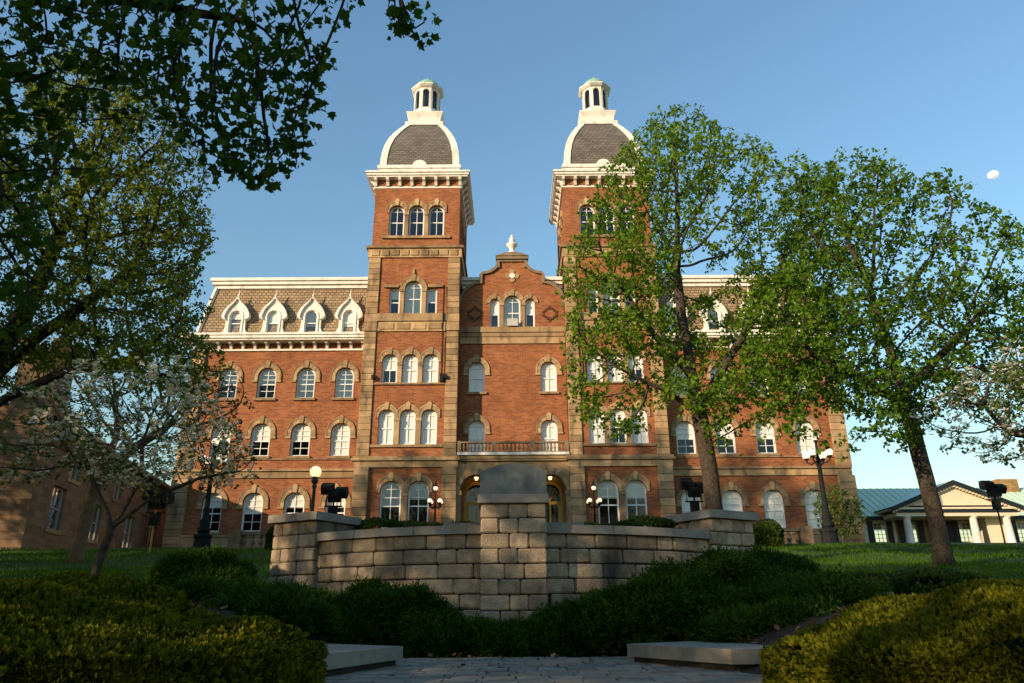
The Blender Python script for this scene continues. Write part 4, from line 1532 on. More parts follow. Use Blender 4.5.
ev.build('eaves_moulding', M['dark_stone'], ch)
for u, z0, w_, h, fl_ in CWIN:
    f = MB()
    o_ = arch_pts(u, z0 + 0.004, w_ - 0.008, h - 0.008, 10, fl_)
    i_ = arch_pts(u, z0 + 0.06, w_ - 0.13, h - 0.12, 10, fl_)
    t_ = MB().band(i_, o_, 0.14, 0.24, closed=True)
    t_.box(u - w_ / 2 + 0.08, u + w_ / 2 - 0.08, 0.15, 0.22, z0 + h * 0.48, z0 + h * 0.48 + 0.06)
    t_.box(u - 0.025, u + 0.025, 0.155, 0.21, z0 + 0.08, z0 + h - 0.09)
    f.add([chp(vx, vy, vz) for vx, vy, vz in t_.v], t_.f)
    fo = f.build('window', M['grey_sash'], ch)
    MB().add([chp(a, 0.19, b_) for a, b_ in i_], [tuple(range(len(i_)))]).build('pane', M['glass'], fo)
    s_ = MB().box(u - w_ / 2 - 0.12, u + w_ / 2 + 0.12, -0.06, 0.1, z0 - 0.18, z0 - 0.003)
    MB().add([chp(vx, vy, vz) for vx, vy, vz in s_.v], s_.f).build('sill', M['stone'], fo)
tw = MB()
q = [chp(-0.7, -0.35, 0), chp(-0.7, 1.3, 0), chp(0.9, 1.3, 0), chp(0.9, -0.35, 0)]
tw.plate([(a, b_) for a, b_, c_ in q], 2.4, 11.4)
q2 = [chp(-0.8, -0.45, 0), chp(-0.8, 1.4, 0), chp(1.0, 1.4, 0), chp(1.0, -0.45, 0)]
tw.plate([(a, b_) for a, b_, c_ in q2], 11.4, 11.65)
for ua, da in ((-0.8, -0.45), (-0.8, 0.85), (0.45, -0.45), (0.45, 0.85)):
    qq = [chp(ua, da, 0), chp(ua, da + 0.55, 0), chp(ua + 0.55, da + 0.55, 0), chp(ua + 0.55, da, 0)]
    tw.plate([(a, b_) for a, b_, c_ in qq], 11.65, 12.2)
tw.build('corner_tower', M['chapel'], ch)

# ------------------------------------------------------------------ green-roofed building with portico on the right
rb = empty('portico_building', (32.4, 56, 5.2), 'low cream building with sea green metal roof and columned portico beyond the right lawn', 'building')
YB = 58.2
ZB = 5.15
wl = MB()
wins = [(27.75, 0.9), (47.2, 1.0), (42.4, 1.0), (38.6, 1.0)]
wall_panel(wl, [(20.0, 4.2), (28.95, 4.2), (28.95, 7.35), (20.0, 7.35)], [[(a - w_ / 2, ZB + 0.35), (a - w_ / 2, ZB + 1.95), (a + w_ / 2, ZB + 1.95), (a + w_ / 2, ZB + 0.35)] for a, w_ in wins[:1]], YB, 0.2)
wl.build('cream_wall', M['cream'], rb)
wl = MB()
wall_panel(wl, [(36.9, 4.2), (52.0, 4.2), (52.0, 7.35), (36.9, 7.35)], [[(a - w_ / 2, ZB + 0.35), (a - w_ / 2, ZB + 1.95), (a + w_ / 2, ZB + 1.95), (a + w_ / 2, ZB + 0.35)] for a, w_ in wins[1:]], YB, 0.2)
wl.build('cream_wall', M['cream'], rb)
st = MB()
pw = [(29.6, 0.85), (32.2, 0.0), (31.9 + 2.1, 0.85)]
pw = [30.1, 32.35, 34.2]
wall_panel(st, [(28.95, 4.2), (36.9, 4.2), (36.9, 7.35), (28.95, 7.35)], [[(a - 0.45, ZB + 0.35), (a - 0.45, ZB + 1.95), (a + 0.45, ZB + 1.95), (a + 0.45, ZB + 0.35)] for a in pw], YB, 0.2)
st.build('stone_wall', M['rubble'], rb)
for a in pw + [q[0] for q in wins]:
    f = MB()
    f.box(a - 0.5, a - 0.42, YB + 0.05, YB + 0.15, ZB + 0.36, ZB + 1.94)
    f.box(a + 0.42, a + 0.5, YB + 0.05, YB + 0.15, ZB + 0.36, ZB + 1.94)
    f.box(a - 0.42, a + 0.42, YB + 0.05, YB + 0.15, ZB + 0.36, ZB + 0.46)
    f.box(a - 0.42, a + 0.42, YB + 0.05, YB + 0.15, ZB + 1.84, ZB + 1.94)
    for i in range(1, 3):
        f.box(a - 0.44 + 0.29 * i, a - 0.41 + 0.29 * i, YB + 0.07, YB + 0.12, ZB + 0.46, ZB + 1.84)
    for i in range(1, 5):
        f.box(a - 0.42, a + 0.42, YB + 0.075, YB + 0.115, ZB + 0.44 + 0.28 * i, ZB + 0.47 + 0.28 * i)
    fo = f.build('window', M['cream'], rb)
    MB().box(a - 0.43, a + 0.43, YB + 0.13, YB + 0.14, ZB + 0.4, ZB + 1.9).build('pane', M['glass'], fo)
    for sx in (-1, 1):
        s_ = MB()
        a0, a1 = sorted((a + sx * 0.52, a + sx * 0.95))
        s_.box(a0, a1, YB - 0.07, YB - 0.01, ZB + 0.32, ZB + 1.98)
        for i in range(10):
            s_.box(a0 + 0.06, a1 - 0.06, YB - 0.085, YB - 0.07, ZB + 0.42 + i * 0.15, ZB + 0.50 + i * 0.15)
        s_.build('shutter', M['shutter'], rb)
rf = MB()
rf.add([(19.5, YB - 0.5, 7.42), (52.5, YB - 0.5, 7.42), (52.5, YB + 4.2, 10.25), (19.5, YB + 4.2, 10.25), (52.5, YB + 9, 7.42), (19.5, YB + 9, 7.42)], [(0, 1, 2, 3), (3, 2, 4, 5)])
sl = (10.25 - 7.42) / 4.7
i = 0
x = 19.6
while x < 52.4:
    rf.add([(x - 0.025, YB - 0.5, 7.43), (x + 0.025, YB - 0.5, 7.43), (x + 0.025, YB + 4.2, 10.26), (x - 0.025, YB + 4.2, 10.26), (x, YB - 0.5, 7.49), (x, YB + 4.2, 10.32)], [(0, 4, 5, 3), (4, 1, 2, 5)])
    x += 0.55
# the portico's own gabled roof
PX, PA, PB, PE, PZ = 32.35, 27.55, 37.15, 7.85, 9.75
rf.add([(PA, 55.3, PE), (PX, 55.3, PZ), (PX, 61.6, PZ), (PA, YB + 0.4, PE), (PB, 55.3, PE), (PB, YB + 0.4, PE)], [(0, 1, 2, 3), (1, 4, 5, 2)])
rf.build('roof', M['green_metal'], rb)
for a, b_ in ((19.5, PA + 0.3), (PB - 0.3, 52.5)):
    MB().box(a, b_, YB - 0.56, YB - 0.46, 7.18, 7.44).build('fascia', M['shutter'], rb)
pe = MB()
pe.prism([(PA + 0.9, PE + 0.12), (PB - 0.9, PE + 0.12), (PX, PZ - 0.28)], 55.75, 56.0)
pe.box(PA + 0.35, PB - 0.35, 55.62, 58.1, 7.18, 7.45)
pe.box(PA + 0.15, PB - 0.15, 55.42, 58.1, 7.66, 7.80)
po_ = pe.build('pediment', M['cream'], rb)
rk = MB()
for sx in (-1, 1):
    e_ = PA if sx < 0 else PB
    rk.band([(e_, PE - 0.02), (PX, PZ - 0.02)], [(e_, PE - 0.34), (PX, PZ - 0.34)], 55.34 - 0.003 * sx, 55.6)
rk.box(PA + 0.25, PB - 0.25, 55.52, 55.8, 7.45, 7.66)
rk.build('raking_trim', M['shutter'], po_)
rt = MB()
for sx in (-1, 1):
    e_ = PA if sx < 0 else PB
    n = 22
    for i in range(n):
        t_ = (i + 0.6) / n
        xx, zz = e_ + (PX - e_) * t_, PE - 0.40 + (PZ - PE) * t_
        rt.box(xx - 0.08, xx + 0.08, 55.45, 55.62, zz - 0.06, zz + 0.07)
rt.build('dentil', M['cream'], po_)
for cx in (28.75, 31.15, 33.6, 36.05):
    c = MB().lathe([(0.36, 0), (0.36, 0.1), (0.30, 0.16), (0.29, 0.7), (0.245, 1.86), (0.27, 1.9), (0.33, 1.97), (0.34, 2.03)], (cx, 55.95, ZB), 16)
    c.build('column', M['white'], rb, True)
MB().box(35.0, 36.9, 56.8, YB - 0.01, 4.6, 7.17).build('porch_end_wall', M['cream'], rb)
MB().box(39.6, 41.3, YB + 3.4, YB + 4.8, 9.2, 10.85).build('chimney', M['rubble'], rb)

# ------------------------------------------------------------------ moon
MY = 2400.0
mo = MB().sphere((0, 0, 0), 19.0, 24, 16)
o = mo.build('moon', M['moon'], None, True)
o.scale = (1, 1, 0.72)
o.location = (MY * 0.7446, MY, MY * 0.6375)
tag(o, 'small white daytime moon high in the blue sky at the right', 'moon')

# ------------------------------------------------------------------ trees
def ellip(n, c, r, shell=0.5):
    n = int(n * 1.7)
    d = rand_dirs(n)
    u = RNG.random(n) ** (1 / 3)
    u = np.where(RNG.random(n) < shell, 0.75 + 0.25 * u, u)
    return np.array(c) + d * u[:, None] * np.array(r)


def holes_filter(p, scale, thr, seed):
    """drop points in a lumpy pattern so that the crown has gaps"""
    k = np.random.default_rng(seed).normal(size=(6, 3)) * scale
    ph = np.random.default_rng(seed + 1).random(6) * 6.28
    s = np.sin(p @ k.T + ph).sum(1)
    return p[s > thr]


def grow(paths, att, step, di, dk, iters=160, upb=0.12):
    pos, par = [], []
    for path in paths:
        prev = -1
        pts = [Vector(p) for p in path]
        if pos:
            ds = [(Vector(q) - pts[0]).length for q in pos]
            prev = int(np.argmin(ds))
        for i in range(len(pts) - 1):
            seg = pts[i + 1] - pts[i]
            n = max(1, int(seg.length / step))
            for k in range(n + (1 if i == len(pts) - 2 else 0)):
                if prev >= 0 and i == 0 and k == 0 and len(par) and path is not paths[0]:
                    continue
                q = pts[i] + seg * (k / n)
                if path is paths[0] or k or i:
                    wob = 0.02
                    q = q + Vector((random.uniform(-wob, wob), random.uniform(-wob, wob), 0))
                pos.append(tuple(q))
                par.append(prev)
                prev = len(pos) - 1
    P = np.array(pos)
    A = att.copy()
    D = np.full(len(A), 1e9)
    N = np.zeros(len(A), int)
    for i in range(0, len(P), 200):
        d = np.linalg.norm(A[:, None] - P[None, i:i + 200], axis=2)
        j = d.argmin(1)
        dm = d[np.arange(len(A)), j]
        b = dm < D
        D[b] = dm[b]
        N[b] = j[b] + i
    pos = [np.array(p) for p in pos]
    for it in range(iters):
        if len(A) == 0:
            break
        lim = di if it > 12 else di * 3
        act = D < lim
        if not act.any():
            break
        idx = np.unique(N[act])
        new, npar = [], []
        if not len(idx):
            break
        for i in idx:
            m = act & (N == i)
            v = A[m] - pos[i]
            v /= np.maximum(np.linalg.norm(v, axis=1, keepdims=True), 1e-6)
            s = v.sum(0) / len(v)
            s = s + RNG.normal(size=3) * 0.10
            s[2] += upb
            q = pos[i] + step * s / max(np.linalg.norm(s), 1e-6)
            new.append(q)
            npar.append(i)
        new = np.array(new)
        base = len(pos)
        pos += list(new)
        par += npar
        d = np.linalg.norm(A[:, None] - new[None], axis=2)
        j = d.argmin(1)
        dm = d[np.arange(len(A)), j]
        b = dm < D - 1e-4
        D[b] = dm[b]
        N[b] = j[b] + base
        # points that no longer get nearer are dropped
        stale = act & ~b & (RNG.random(len(A)) < 0.34)
        keep = (D > dk) & ~stale
        A, D, N = A[keep], D[keep], N[keep]
    return np.array(pos), np.array(par)


def radii(pos, par, rbase, p=2.05, rmin=0.005):
    n = len(pos)
    kids = [[] for _ in range(n)]
    for i, q in enumerate(par):
        if q >= 0:
            kids[q].append(i)
    w_ = np.zeros(n)
    for i in range(n - 1, -1, -1):
        w_[i] = max(1.0, sum(w_[k] for k in kids[i])) if kids[i] else 1.0
    r = rbase * (w_ / w_[0]) ** (1 / p)
    return np.maximum(r, rmin), kids, w_


def branch_mesh(pos, kids, r, w_, flare=1.5):
    mb = MB()
    stack = [(0, None)]
    while stack:
        i, pr = stack.pop()
        chain = [pr, i] if pr is not None else [i]
        cur = i
        while kids[cur]:
            ks = sorted(kids[cur], key=lambda k: -w_[k])
            for k in ks[1:]:
                stack.append((k, cur))
            cur = ks[0]
            chain.append(cur)
        if len(chain) < 2:
            continue
        pts = [pos[c] for c in chain]
        rad = [float(r[c]) for c in chain]
        if pr is not None:
            rad[0] = min(rad[0], rad[1] * 1.25)
        else:
            for q in range(min(4, len(rad))):
                rad[q] *= 1 + (flare - 1) * (0.45 ** q)
        sm = [pts[0]] + [(pts[q - 1] + 2 * pts[q] + pts[q + 1]) / 4 for q in range(1, len(pts) - 1)] + [pts[-1]]
        mx = max(rad)
        mb.tube([tuple(q) for q in sm], rad, 10 if mx > 0.1 else 5 if mx > 0.025 else 3, cap=mx > 0.1)
    return mb


def leaves(pos, w_, per, size, spread, thr, kind='kite', up=0.5, droop=0.2, aspect=0.42):
    tips = pos[w_ <= thr]
    clump = 6 if kind == 'kite' else 3
    c = np.repeat(tips, max(1, per // clump), axis=0)
    c = c + rand_dirs(len(c)) * (RNG.random((len(c), 1)) ** 0.6) * spread
    c = c[RNG.random(len(c)) < 0.93]
    p = np.repeat(c, clump, axis=0)
    n = len(p)
    p = p + rand_dirs(n) * RNG.random((n, 1)) * size * 1.15
    d = rand_dirs(n) * 0.9
    d[:, 2] -= droop
    d = unit(d)
    nr = rand_dirs(n) * 0.7
    nr[:, 2] += up
    sd = unit(np.cross(d, nr))
    l = size * RNG.uniform(0.45, 1.4, n)
    if kind == 'maple':
        return lobed(p, d, sd, l), 14, n
    return kites(p, d, sd, l, l * aspect, 0.5), 4, n


def make_tree(name, label, cat, base, paths, att, step, di, dk, rbase, leafmat, barkmat, per, size, spread, thr, kind='kite', group=None, upb=0.12, flare=1.5, extra=None, up=0.5, leaf_prob=1.0, part='crown'):
    pos, par = grow(paths, att, step, di, dk, upb=upb)
    r, kids, w_ = radii(pos, par, rbase)
    o = empty(name, base, label, cat, group)
    branch_mesh(pos, kids, r, w_, flare).build('trunk', M[barkmat], o, True)
    v, k, n = leaves(pos, w_, per, size, spread, thr, kind, up)
    v = v - np.array(base)
    me = np_mesh(part, v, k, RNG.random(n))
    link_mesh(part, me, M[leafmat], o)
    return o, pos, w_


def gb(x, y):
    return (x, y, gzf(x, y) - 0.05)


# -- the maple right of the middle, behind the right pier
bx, by = 5.3, 20.0
b = gb(bx, by)
att = np.concatenate([
    ellip(900, (5.4, 20.2, 11.1), (3.3, 3.3, 4.0)),
    ellip(220, (5.2, 20.2, 14.1), (1.3, 1.6, 1.6)),
    ellip(260, (8.3, 20.0, 11.0), (1.7, 2.4, 2.6)),
    ellip(300, (3.0, 19.6, 9.2), (1.7, 2.2, 2.4)),
    ellip(240, (3.0, 19.2, 6.6), (1.7, 2.0, 1.7)),
    ellip(260, (7.2, 19.2, 7.2), (2.0, 2.4, 1.9)),
    ellip(120, (5.6, 18.6, 5.9), (2.2, 1.4, 0.9))])
att = holes_filter(att, 0.9, -1.8, 5)
center_maple, mp_pos, mp_r = make_tree('maple_tree', 'tall maple with a full green crown growing behind the right pier of the wall', 'tree', b,
    [[b, (5.25, 20, 4.2), (5.05, 20, 6.4), (4.9, 20.05, 8.4), (4.85, 20.1, 10.5)], [(5.2, 20, 5.9), (6.1, 19.8, 7.3), (7.0, 19.7, 8.6)], [(5.0, 20, 6.8), (4.0, 19.8, 7.9), (3.3, 19.6, 9.0)], [(5.2, 20, 5.6), (4.2, 19.6, 6.2), (3.2, 19.3, 6.6)]],
    att, 0.27, 2.2, 0.40, 0.225, 'maple', 'bark', 36, 0.092, 0.32, 4, upb=0.14, up=0.15)

# -- the maple on the lawn at the right
bx, by = 9.95, 18.0
b = gb(bx, by)
att = np.concatenate([
    ellip(900, (10.0, 18.2, 8.3), (3.2, 3.5, 3.4)),
    ellip(300, (9.0, 18.2, 10.9), (1.7, 2.2, 1.3)),
    ellip(320, (12.6, 18.0, 7.6), (2.2, 2.6, 2.2)),
    ellip(320, (7.5, 17.6, 7.0), (1.7, 2.4, 1.9)),
    ellip(240, (7.6, 17.2, 5.3), (1.8, 2.0, 1.5)),
    ellip(120, (12.4, 17.6, 5.9), (1.8, 1.8, 1.0))])
att = holes_filter(att, 0.9, -1.7, 9)
make_tree('maple_tree', 'leaning maple standing on the open lawn at the right, its crown against the sky', 'tree', b,
    [[b, (9.9, 18, 3.2), (9.8, 18, 4.8), (9.65, 18, 6.4), (9.4, 18.1, 8.8)], [(9.75, 18, 5.6), (10.8, 18, 6.6), (12.0, 18, 7.7)], [(9.75, 18, 5.3), (8.6, 17.8, 6.0), (7.4, 17.5, 6.5)]],
    att, 0.26, 2.2, 0.39, 0.185, 'maple_b', 'bark', 36, 0.092, 0.32, 4, upb=0.12, up=0.15)

# -- the big spring tree at the left edge, trunk just out of the picture
bx, by = -13.0, 16.5
b = gb(bx, by)
att = np.concatenate([
    ellip(900, (-11.0, 16.2, 9.8), (3.5, 3.6, 4.0)),
    ellip(300, (-10.4, 16.0, 12.4), (1.7, 2.0, 1.7)),
    ellip(300, (-8.9, 15.8, 9.0), (1.5, 2.2, 2.0)),
    ellip(260, (-8.6, 15.6, 6.9), (1.7, 1.8, 1.3)),
    ellip(130, (-7.6, 15.4, 5.6), (1.4, 1.2, 0.7)),
    ellip(200, (-13, 16, 8), (2.5, 3, 3))])
make_tree('spring_tree', 'large tree with yellow green spring leaves and dark limbs reaching in from the left', 'tree', b,
    [[b, (-12.9, 16.4, 3.2), (-12.3, 16.3, 5.0), (-11.4, 16.2, 7.2), (-10.9, 16.1, 9.4)], [(-12.7, 16.4, 3.9), (-11.4, 16.0, 5.0), (-9.9, 15.7, 5.6), (-8.3, 15.5, 5.8)], [(-12.2, 16.3, 5.2), (-10.8, 16.0, 6.6), (-9.4, 15.8, 7.6)], [(-12.9, 16.4, 3.3), (-13.2, 16.2, 6.0), (-12.6, 16.1, 9.0)]],
    att, 0.24, 2.2, 0.35, 0.30, 'spring', 'bark_dark', 48, 0.072, 0.28, 6, upb=0.16, up=0.15)

# -- thin spring tree in front of the chapel
bx, by = -12.4, 22.0
b = gb(bx, by)
att = np.concatenate([ellip(380, (-11.6, 22, 7.2), (2.9, 2.4, 2.3)), ellip(160, (-9.4, 21.8, 6.4), (1.5, 1.6, 1.4))])
make_tree('spring_tree', 'slender tan trunked tree with thin spring leaves before the brown chapel wall', 'tree', b,
    [[b, (-12.3, 22, 3.6), (-12.1, 22, 4.6), (-11.8, 22, 5.8)], [(-12.2, 22, 4.2), (-11.2, 21.8, 5.2), (-10.2, 21.8, 5.9)]],
    att, 0.22, 2.2, 0.33, 0.17, 'spring_b', 'bark_tan', 7, 0.08, 0.25, 4, upb=0.14)


def blossoms(o, pos, r, per, size, spread, thr, frac=1.0):
    tips = pos[r <= thr]
    if frac < 1:
        k = np.random.default_rng(3).normal(size=(4, 3)) * 1.6
        s = np.sin(tips @ k.T).sum(1)
        tips = tips[s > np.quantile(s, 1 - frac)]
    p = np.repeat(tips, per, axis=0)
    n = len(p)
    p = p + rand_dirs(n) * RNG.random((n, 1)) * spread
    p[:, 2] += 0.05
    nr = rand_dirs(n) * 0.55
    nr[:, 2] += 0.8
    nr = unit(nr)
    a = unit(np.cross(nr, rand_dirs(n)))
    c = np.cross(nr, a)
    l = size * RNG.uniform(0.75, 1.25, n)
    vs = []
    for d, s in ((a, c), (-a, -c), (c, -a), (-c, a)):
        dd = unit(d + nr * 0.25)
        vs.append(kites(p, dd, s, l, l * 0.42, 0.62))
    v = np.concatenate(vs) - np.array(wloc(o))
    me = np_mesh('blossom', v, 4, np.tile(RNG.random(n), 4))
    link_mesh('blossom', me, M['blossom'], o)


# -- dogwood on the left lawn
bx, by = -6.95, 13.0
b = gb(bx, by)
att = np.concatenate([ellip(420, (-7.0, 13, 3.55), (2.2, 2.0, 0.85), 0.3), ellip(110, (-5.3, 12.9, 3.0), (0.9, 1.0, 0.5)), ellip(110, (-8.8, 12.9, 3.2), (1.0, 1.0, 0.6)), ellip(130, (-6.6, 12.8, 4.3), (1.4, 1.2, 0.5))])
o, pos, r = make_tree('dogwood_tree', 'small crooked dogwood with white blossoms on the left lawn in front of the chapel', 'tree', b,
    [[b, (-6.92, 13, 1.5), (-6.8, 13, 1.95), (-7.2, 13, 2.6), (-7.5, 13, 3.1)], [(-6.82, 13, 1.9), (-6.2, 12.9, 2.4), (-5.4, 12.9, 2.75), (-4.6, 12.8, 2.85)], [(-6.85, 13, 1.8), (-6.5, 13.1, 2.8), (-6.6, 13.1, 3.5)]],
    att, 0.13, 1.4, 0.19, 0.068, 'spring_b', 'bark', 4, 0.06, 0.13, 3, upb=0.02, flare=1.35)
blossoms(o, pos, r, 6, 0.045, 0.14, 3, 0.7)

# -- dogwood reaching in from the right edge
bx, by = 10.9, 12.5
b = gb(bx, by)
att = np.concatenate([ellip(420, (10.2, 12.6, 4.3), (2.2, 2.0, 1.0), 0.3), ellip(240, (8.3, 12.5, 3.7), (1.3, 1.3, 0.8)), ellip(150, (9.6, 12.5, 3.1), (1.4, 1.2, 0.4))])
o, pos, r = make_tree('dogwood_tree', 'dogwood full of white blossoms reaching in from the right edge', 'tree', b,
    [[b, (10.85, 12.5, 2.0), (10.6, 12.5, 2.8), (10.1, 12.5, 3.6)], [(10.7, 12.5, 2.4), (9.4, 12.5, 3.0), (8.2, 12.4, 3.5)]],
    att, 0.13, 1.4, 0.19, 0.11, 'spring_b', 'bark_dark', 2, 0.06, 0.13, 3, upb=0.02, flare=1.35)
blossoms(o, pos, r, 3, 0.045, 0.14, 3, 0.75)

# -- the dark maple hanging over the viewer from the left
b = gb(-6.6, 1.6)
att = np.concatenate([
    ellip(120, (-3.6, 5.0, 5.1), (1.0, 0.9, 0.5), 0.2), ellip(170, (-2.15, 5.0, 4.9), (0.6, 0.6, 0.45), 0.2), ellip(190, (-2.1, 5.0, 4.15), (0.55, 0.55, 0.5), 0.2),
    ellip(45, (-0.8, 4.5, 4.78), (0.24, 0.3, 0.24), 0.2),
    ellip(110, (-3.6, 4.5, 3.8), (0.5, 0.6, 0.9), 0.2), ellip(60, (-3.45, 4.5, 2.75), (0.28, 0.5, 0.6), 0.2), ellip(90, (-2.9, 4.8, 4.6), (0.7, 0.6, 0.5), 0.2),
    ellip(700, (-5.2, 1.6, 6.6), (3.6, 3.6, 2.2))])
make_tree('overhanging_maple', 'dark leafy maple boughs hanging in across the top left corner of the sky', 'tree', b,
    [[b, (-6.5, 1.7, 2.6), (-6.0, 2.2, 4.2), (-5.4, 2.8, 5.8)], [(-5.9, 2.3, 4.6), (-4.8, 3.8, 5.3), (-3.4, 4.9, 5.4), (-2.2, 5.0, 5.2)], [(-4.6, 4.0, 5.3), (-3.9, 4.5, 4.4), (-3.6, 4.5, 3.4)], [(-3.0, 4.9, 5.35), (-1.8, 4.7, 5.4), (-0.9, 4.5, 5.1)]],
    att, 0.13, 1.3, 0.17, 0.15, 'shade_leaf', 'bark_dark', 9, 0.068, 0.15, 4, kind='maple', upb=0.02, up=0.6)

# -- small ragged tree beside the right lamp
bx, by = 14.3, 33.5
b = gb(bx, by)
att = ellip(320, (14.3, 33.5, 4.7), (1.1, 0.9, 1.15))
make_tree('small_tree', 'small bushy olive green tree against the brick wall right of the tall right lamp', 'tree', b,
    [[b, (14.3, 33.5, 3.8), (14.3, 33.5, 4.3)]], att, 0.13, 1.4, 0.2, 0.06, 'spring_b', 'bark', 18, 0.075, 0.18, 4, upb=0.1)

# -- unseen maples added behind and left of the viewer to shade lawn and lower storeys
def shade_row(spots, src, label, group):
    for x, y, sc, rz in spots:
        c = copy_tree(src)
        c.location = (x, y, gzf(x, y) - 0.1)
        c.scale = (sc[0], sc[0], sc[1])
        c.rotation_euler = (0, 0, rz)
        c['label'] = label
        c['group'] = group


def qs(q, s):
    a = R(SUN_AZ)
    sx, sy = math.sin(a), math.cos(a)
    return q * sy + s * sx, -q * sx + s * sy


near = [(-22, -17), (-17, -14), (-12, -16), (-7, -14), (-2, -16), (3, -14), (8, -16), (-27, -15)]
far = [(-35.5, -11, 1.55), (-31, -9, 1.65), (-26.5, -11, 1.75), (-22, -12, 1.85)]
shade_row([(*qs(q, s), (1.05, 0.92), i * 1.3) for i, (q, s) in enumerate(near)], center_maple, 'unseen broad maple behind and left of the viewer, added to shade the foreground', 'added shade maples behind the viewer')
shade_row([(*qs(q, s), (1.4, k), 2 + i * 1.7) for i, (q, s, k) in enumerate(far)], center_maple, 'unseen tall maple left of the lawn, added to shade the lower storeys', 'added tall shade maples left of the lawn')

# ------------------------------------------------------------------ hedges and shrubs
def sprays(p, nrm, l, w_, fan, jit, updir=0.35, seg=3, along=0.0):
    """feathery shoots: several narrow blades fanned about each direction"""
    out, tint = [], []
    n = len(p)
    t0 = RNG.random(n)
    ax = nrm + rand_dirs(n) * 0.55
    ax[:, 2] += updir
    ax = unit(ax)
    for k in range(seg):
        d = ax + rand_dirs(n) * fan
        d[:, 2] += updir
        d = unit(d)
        s = unit(np.cross(d, rand_dirs(n)))
        ll = l * RNG.uniform(0.6, 1.25, n)
        q = k / max(seg - 1, 1)
        out.append(kites(p + ax * (along * q) + rand_dirs(n) * jit, d, s, ll * (1.1 - 0.4 * q), ll * w_, 0.55))
        tint.append(np.clip(t0 * 0.75 + 0.3 * k / seg + RNG.normal(size=n) * 0.08, 0, 1))
    return np.concatenate(out), np.concatenate(tint)


def mound_surface(n, cx, cy, rx, ry, h, rz, pw=3.5, base=None, lump=0.05):
    """points and normals over a clipped, rounded hedge body that follows the ground"""
    th = RNG.random(n) * 2 * math.pi
    top = RNG.random(n) < 0.62
    rad = np.where(top, np.sqrt(RNG.random(n)) * 0.97, 1.0)
    ct, st = np.cos(th), np.sin(th)
    k = (np.abs(ct) ** pw + np.abs(st) ** pw) ** (-1 / pw)
    ex, ey = ct * k * rad, st * k * rad
    rho = rad
    prof = np.maximum(1 - rho ** 3, 0) ** 0.5
    zz = np.where(top, 0.55 + 0.45 * prof, RNG.random(n) * 0.72)
    lx, ly = ex * rx, ey * ry
    lum = lump * (np.sin(lx * 3.1 + cy) * np.sin(ly * 2.7 + cx) + 0.6 * np.sin(lx * 6.7) * np.sin(ly * 5.9 + 1))
    ca, sa = math.cos(rz), math.sin(rz)
    X = cx + lx * ca - ly * sa
    Y = cy + lx * sa + ly * ca
    G = gz(X, Y)
    Z = G + h * zz + np.where(top, lum, 0)
    nx, ny = ct * (0.25 + 1.2 * rho ** 4), st * (0.25 + 1.2 * rho ** 4)
    nz = np.where(top, 1.3 * (1.05 - rho ** 4), 0.1)
    N_ = unit(np.stack([nx * ca - ny * sa, nx * sa + ny * ca, nz], 1))
    shift = np.where(top, 0, lum)
    return np.stack([X + N_[:, 0] * shift, Y + N_[:, 1] * shift, Z], 1), N_


def hedge(name, label, cat, cx, cy, rx, ry, h, rz, m, n, l, w_, group=None, lump=0.075, fan=0.5, pw=2.7, updir=0.35):
    o = empty(name, (cx, cy, gzf(cx, cy)), label, cat, group)
    b0 = np.array(o.location)
    p, nr = mound_surface(n, cx, cy, rx, ry, h, rz, pw, lump=lump)
    p = p - nr * (RNG.random((n, 1)) ** 1.5) * l * 0.9
    v, t = sprays(p, nr, l, w_, fan, l * 0.12, updir, 8, l * 0.9)
    link_mesh('foliage', np_mesh('foliage', v - b0, 4, t), M[m], o)
    # woody inside
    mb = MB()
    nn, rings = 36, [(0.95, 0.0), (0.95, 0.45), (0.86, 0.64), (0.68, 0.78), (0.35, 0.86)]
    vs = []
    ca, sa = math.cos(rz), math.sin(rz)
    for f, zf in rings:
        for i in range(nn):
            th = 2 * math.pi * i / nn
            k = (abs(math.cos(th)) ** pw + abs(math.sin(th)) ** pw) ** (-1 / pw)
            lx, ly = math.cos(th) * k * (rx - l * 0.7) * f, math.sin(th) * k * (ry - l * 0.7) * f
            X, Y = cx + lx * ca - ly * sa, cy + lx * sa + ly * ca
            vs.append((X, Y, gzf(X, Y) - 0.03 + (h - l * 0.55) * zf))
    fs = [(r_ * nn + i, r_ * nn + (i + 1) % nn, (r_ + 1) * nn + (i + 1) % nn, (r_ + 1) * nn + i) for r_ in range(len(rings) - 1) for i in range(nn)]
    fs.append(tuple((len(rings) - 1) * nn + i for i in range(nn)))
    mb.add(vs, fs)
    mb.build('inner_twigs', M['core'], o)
    return o


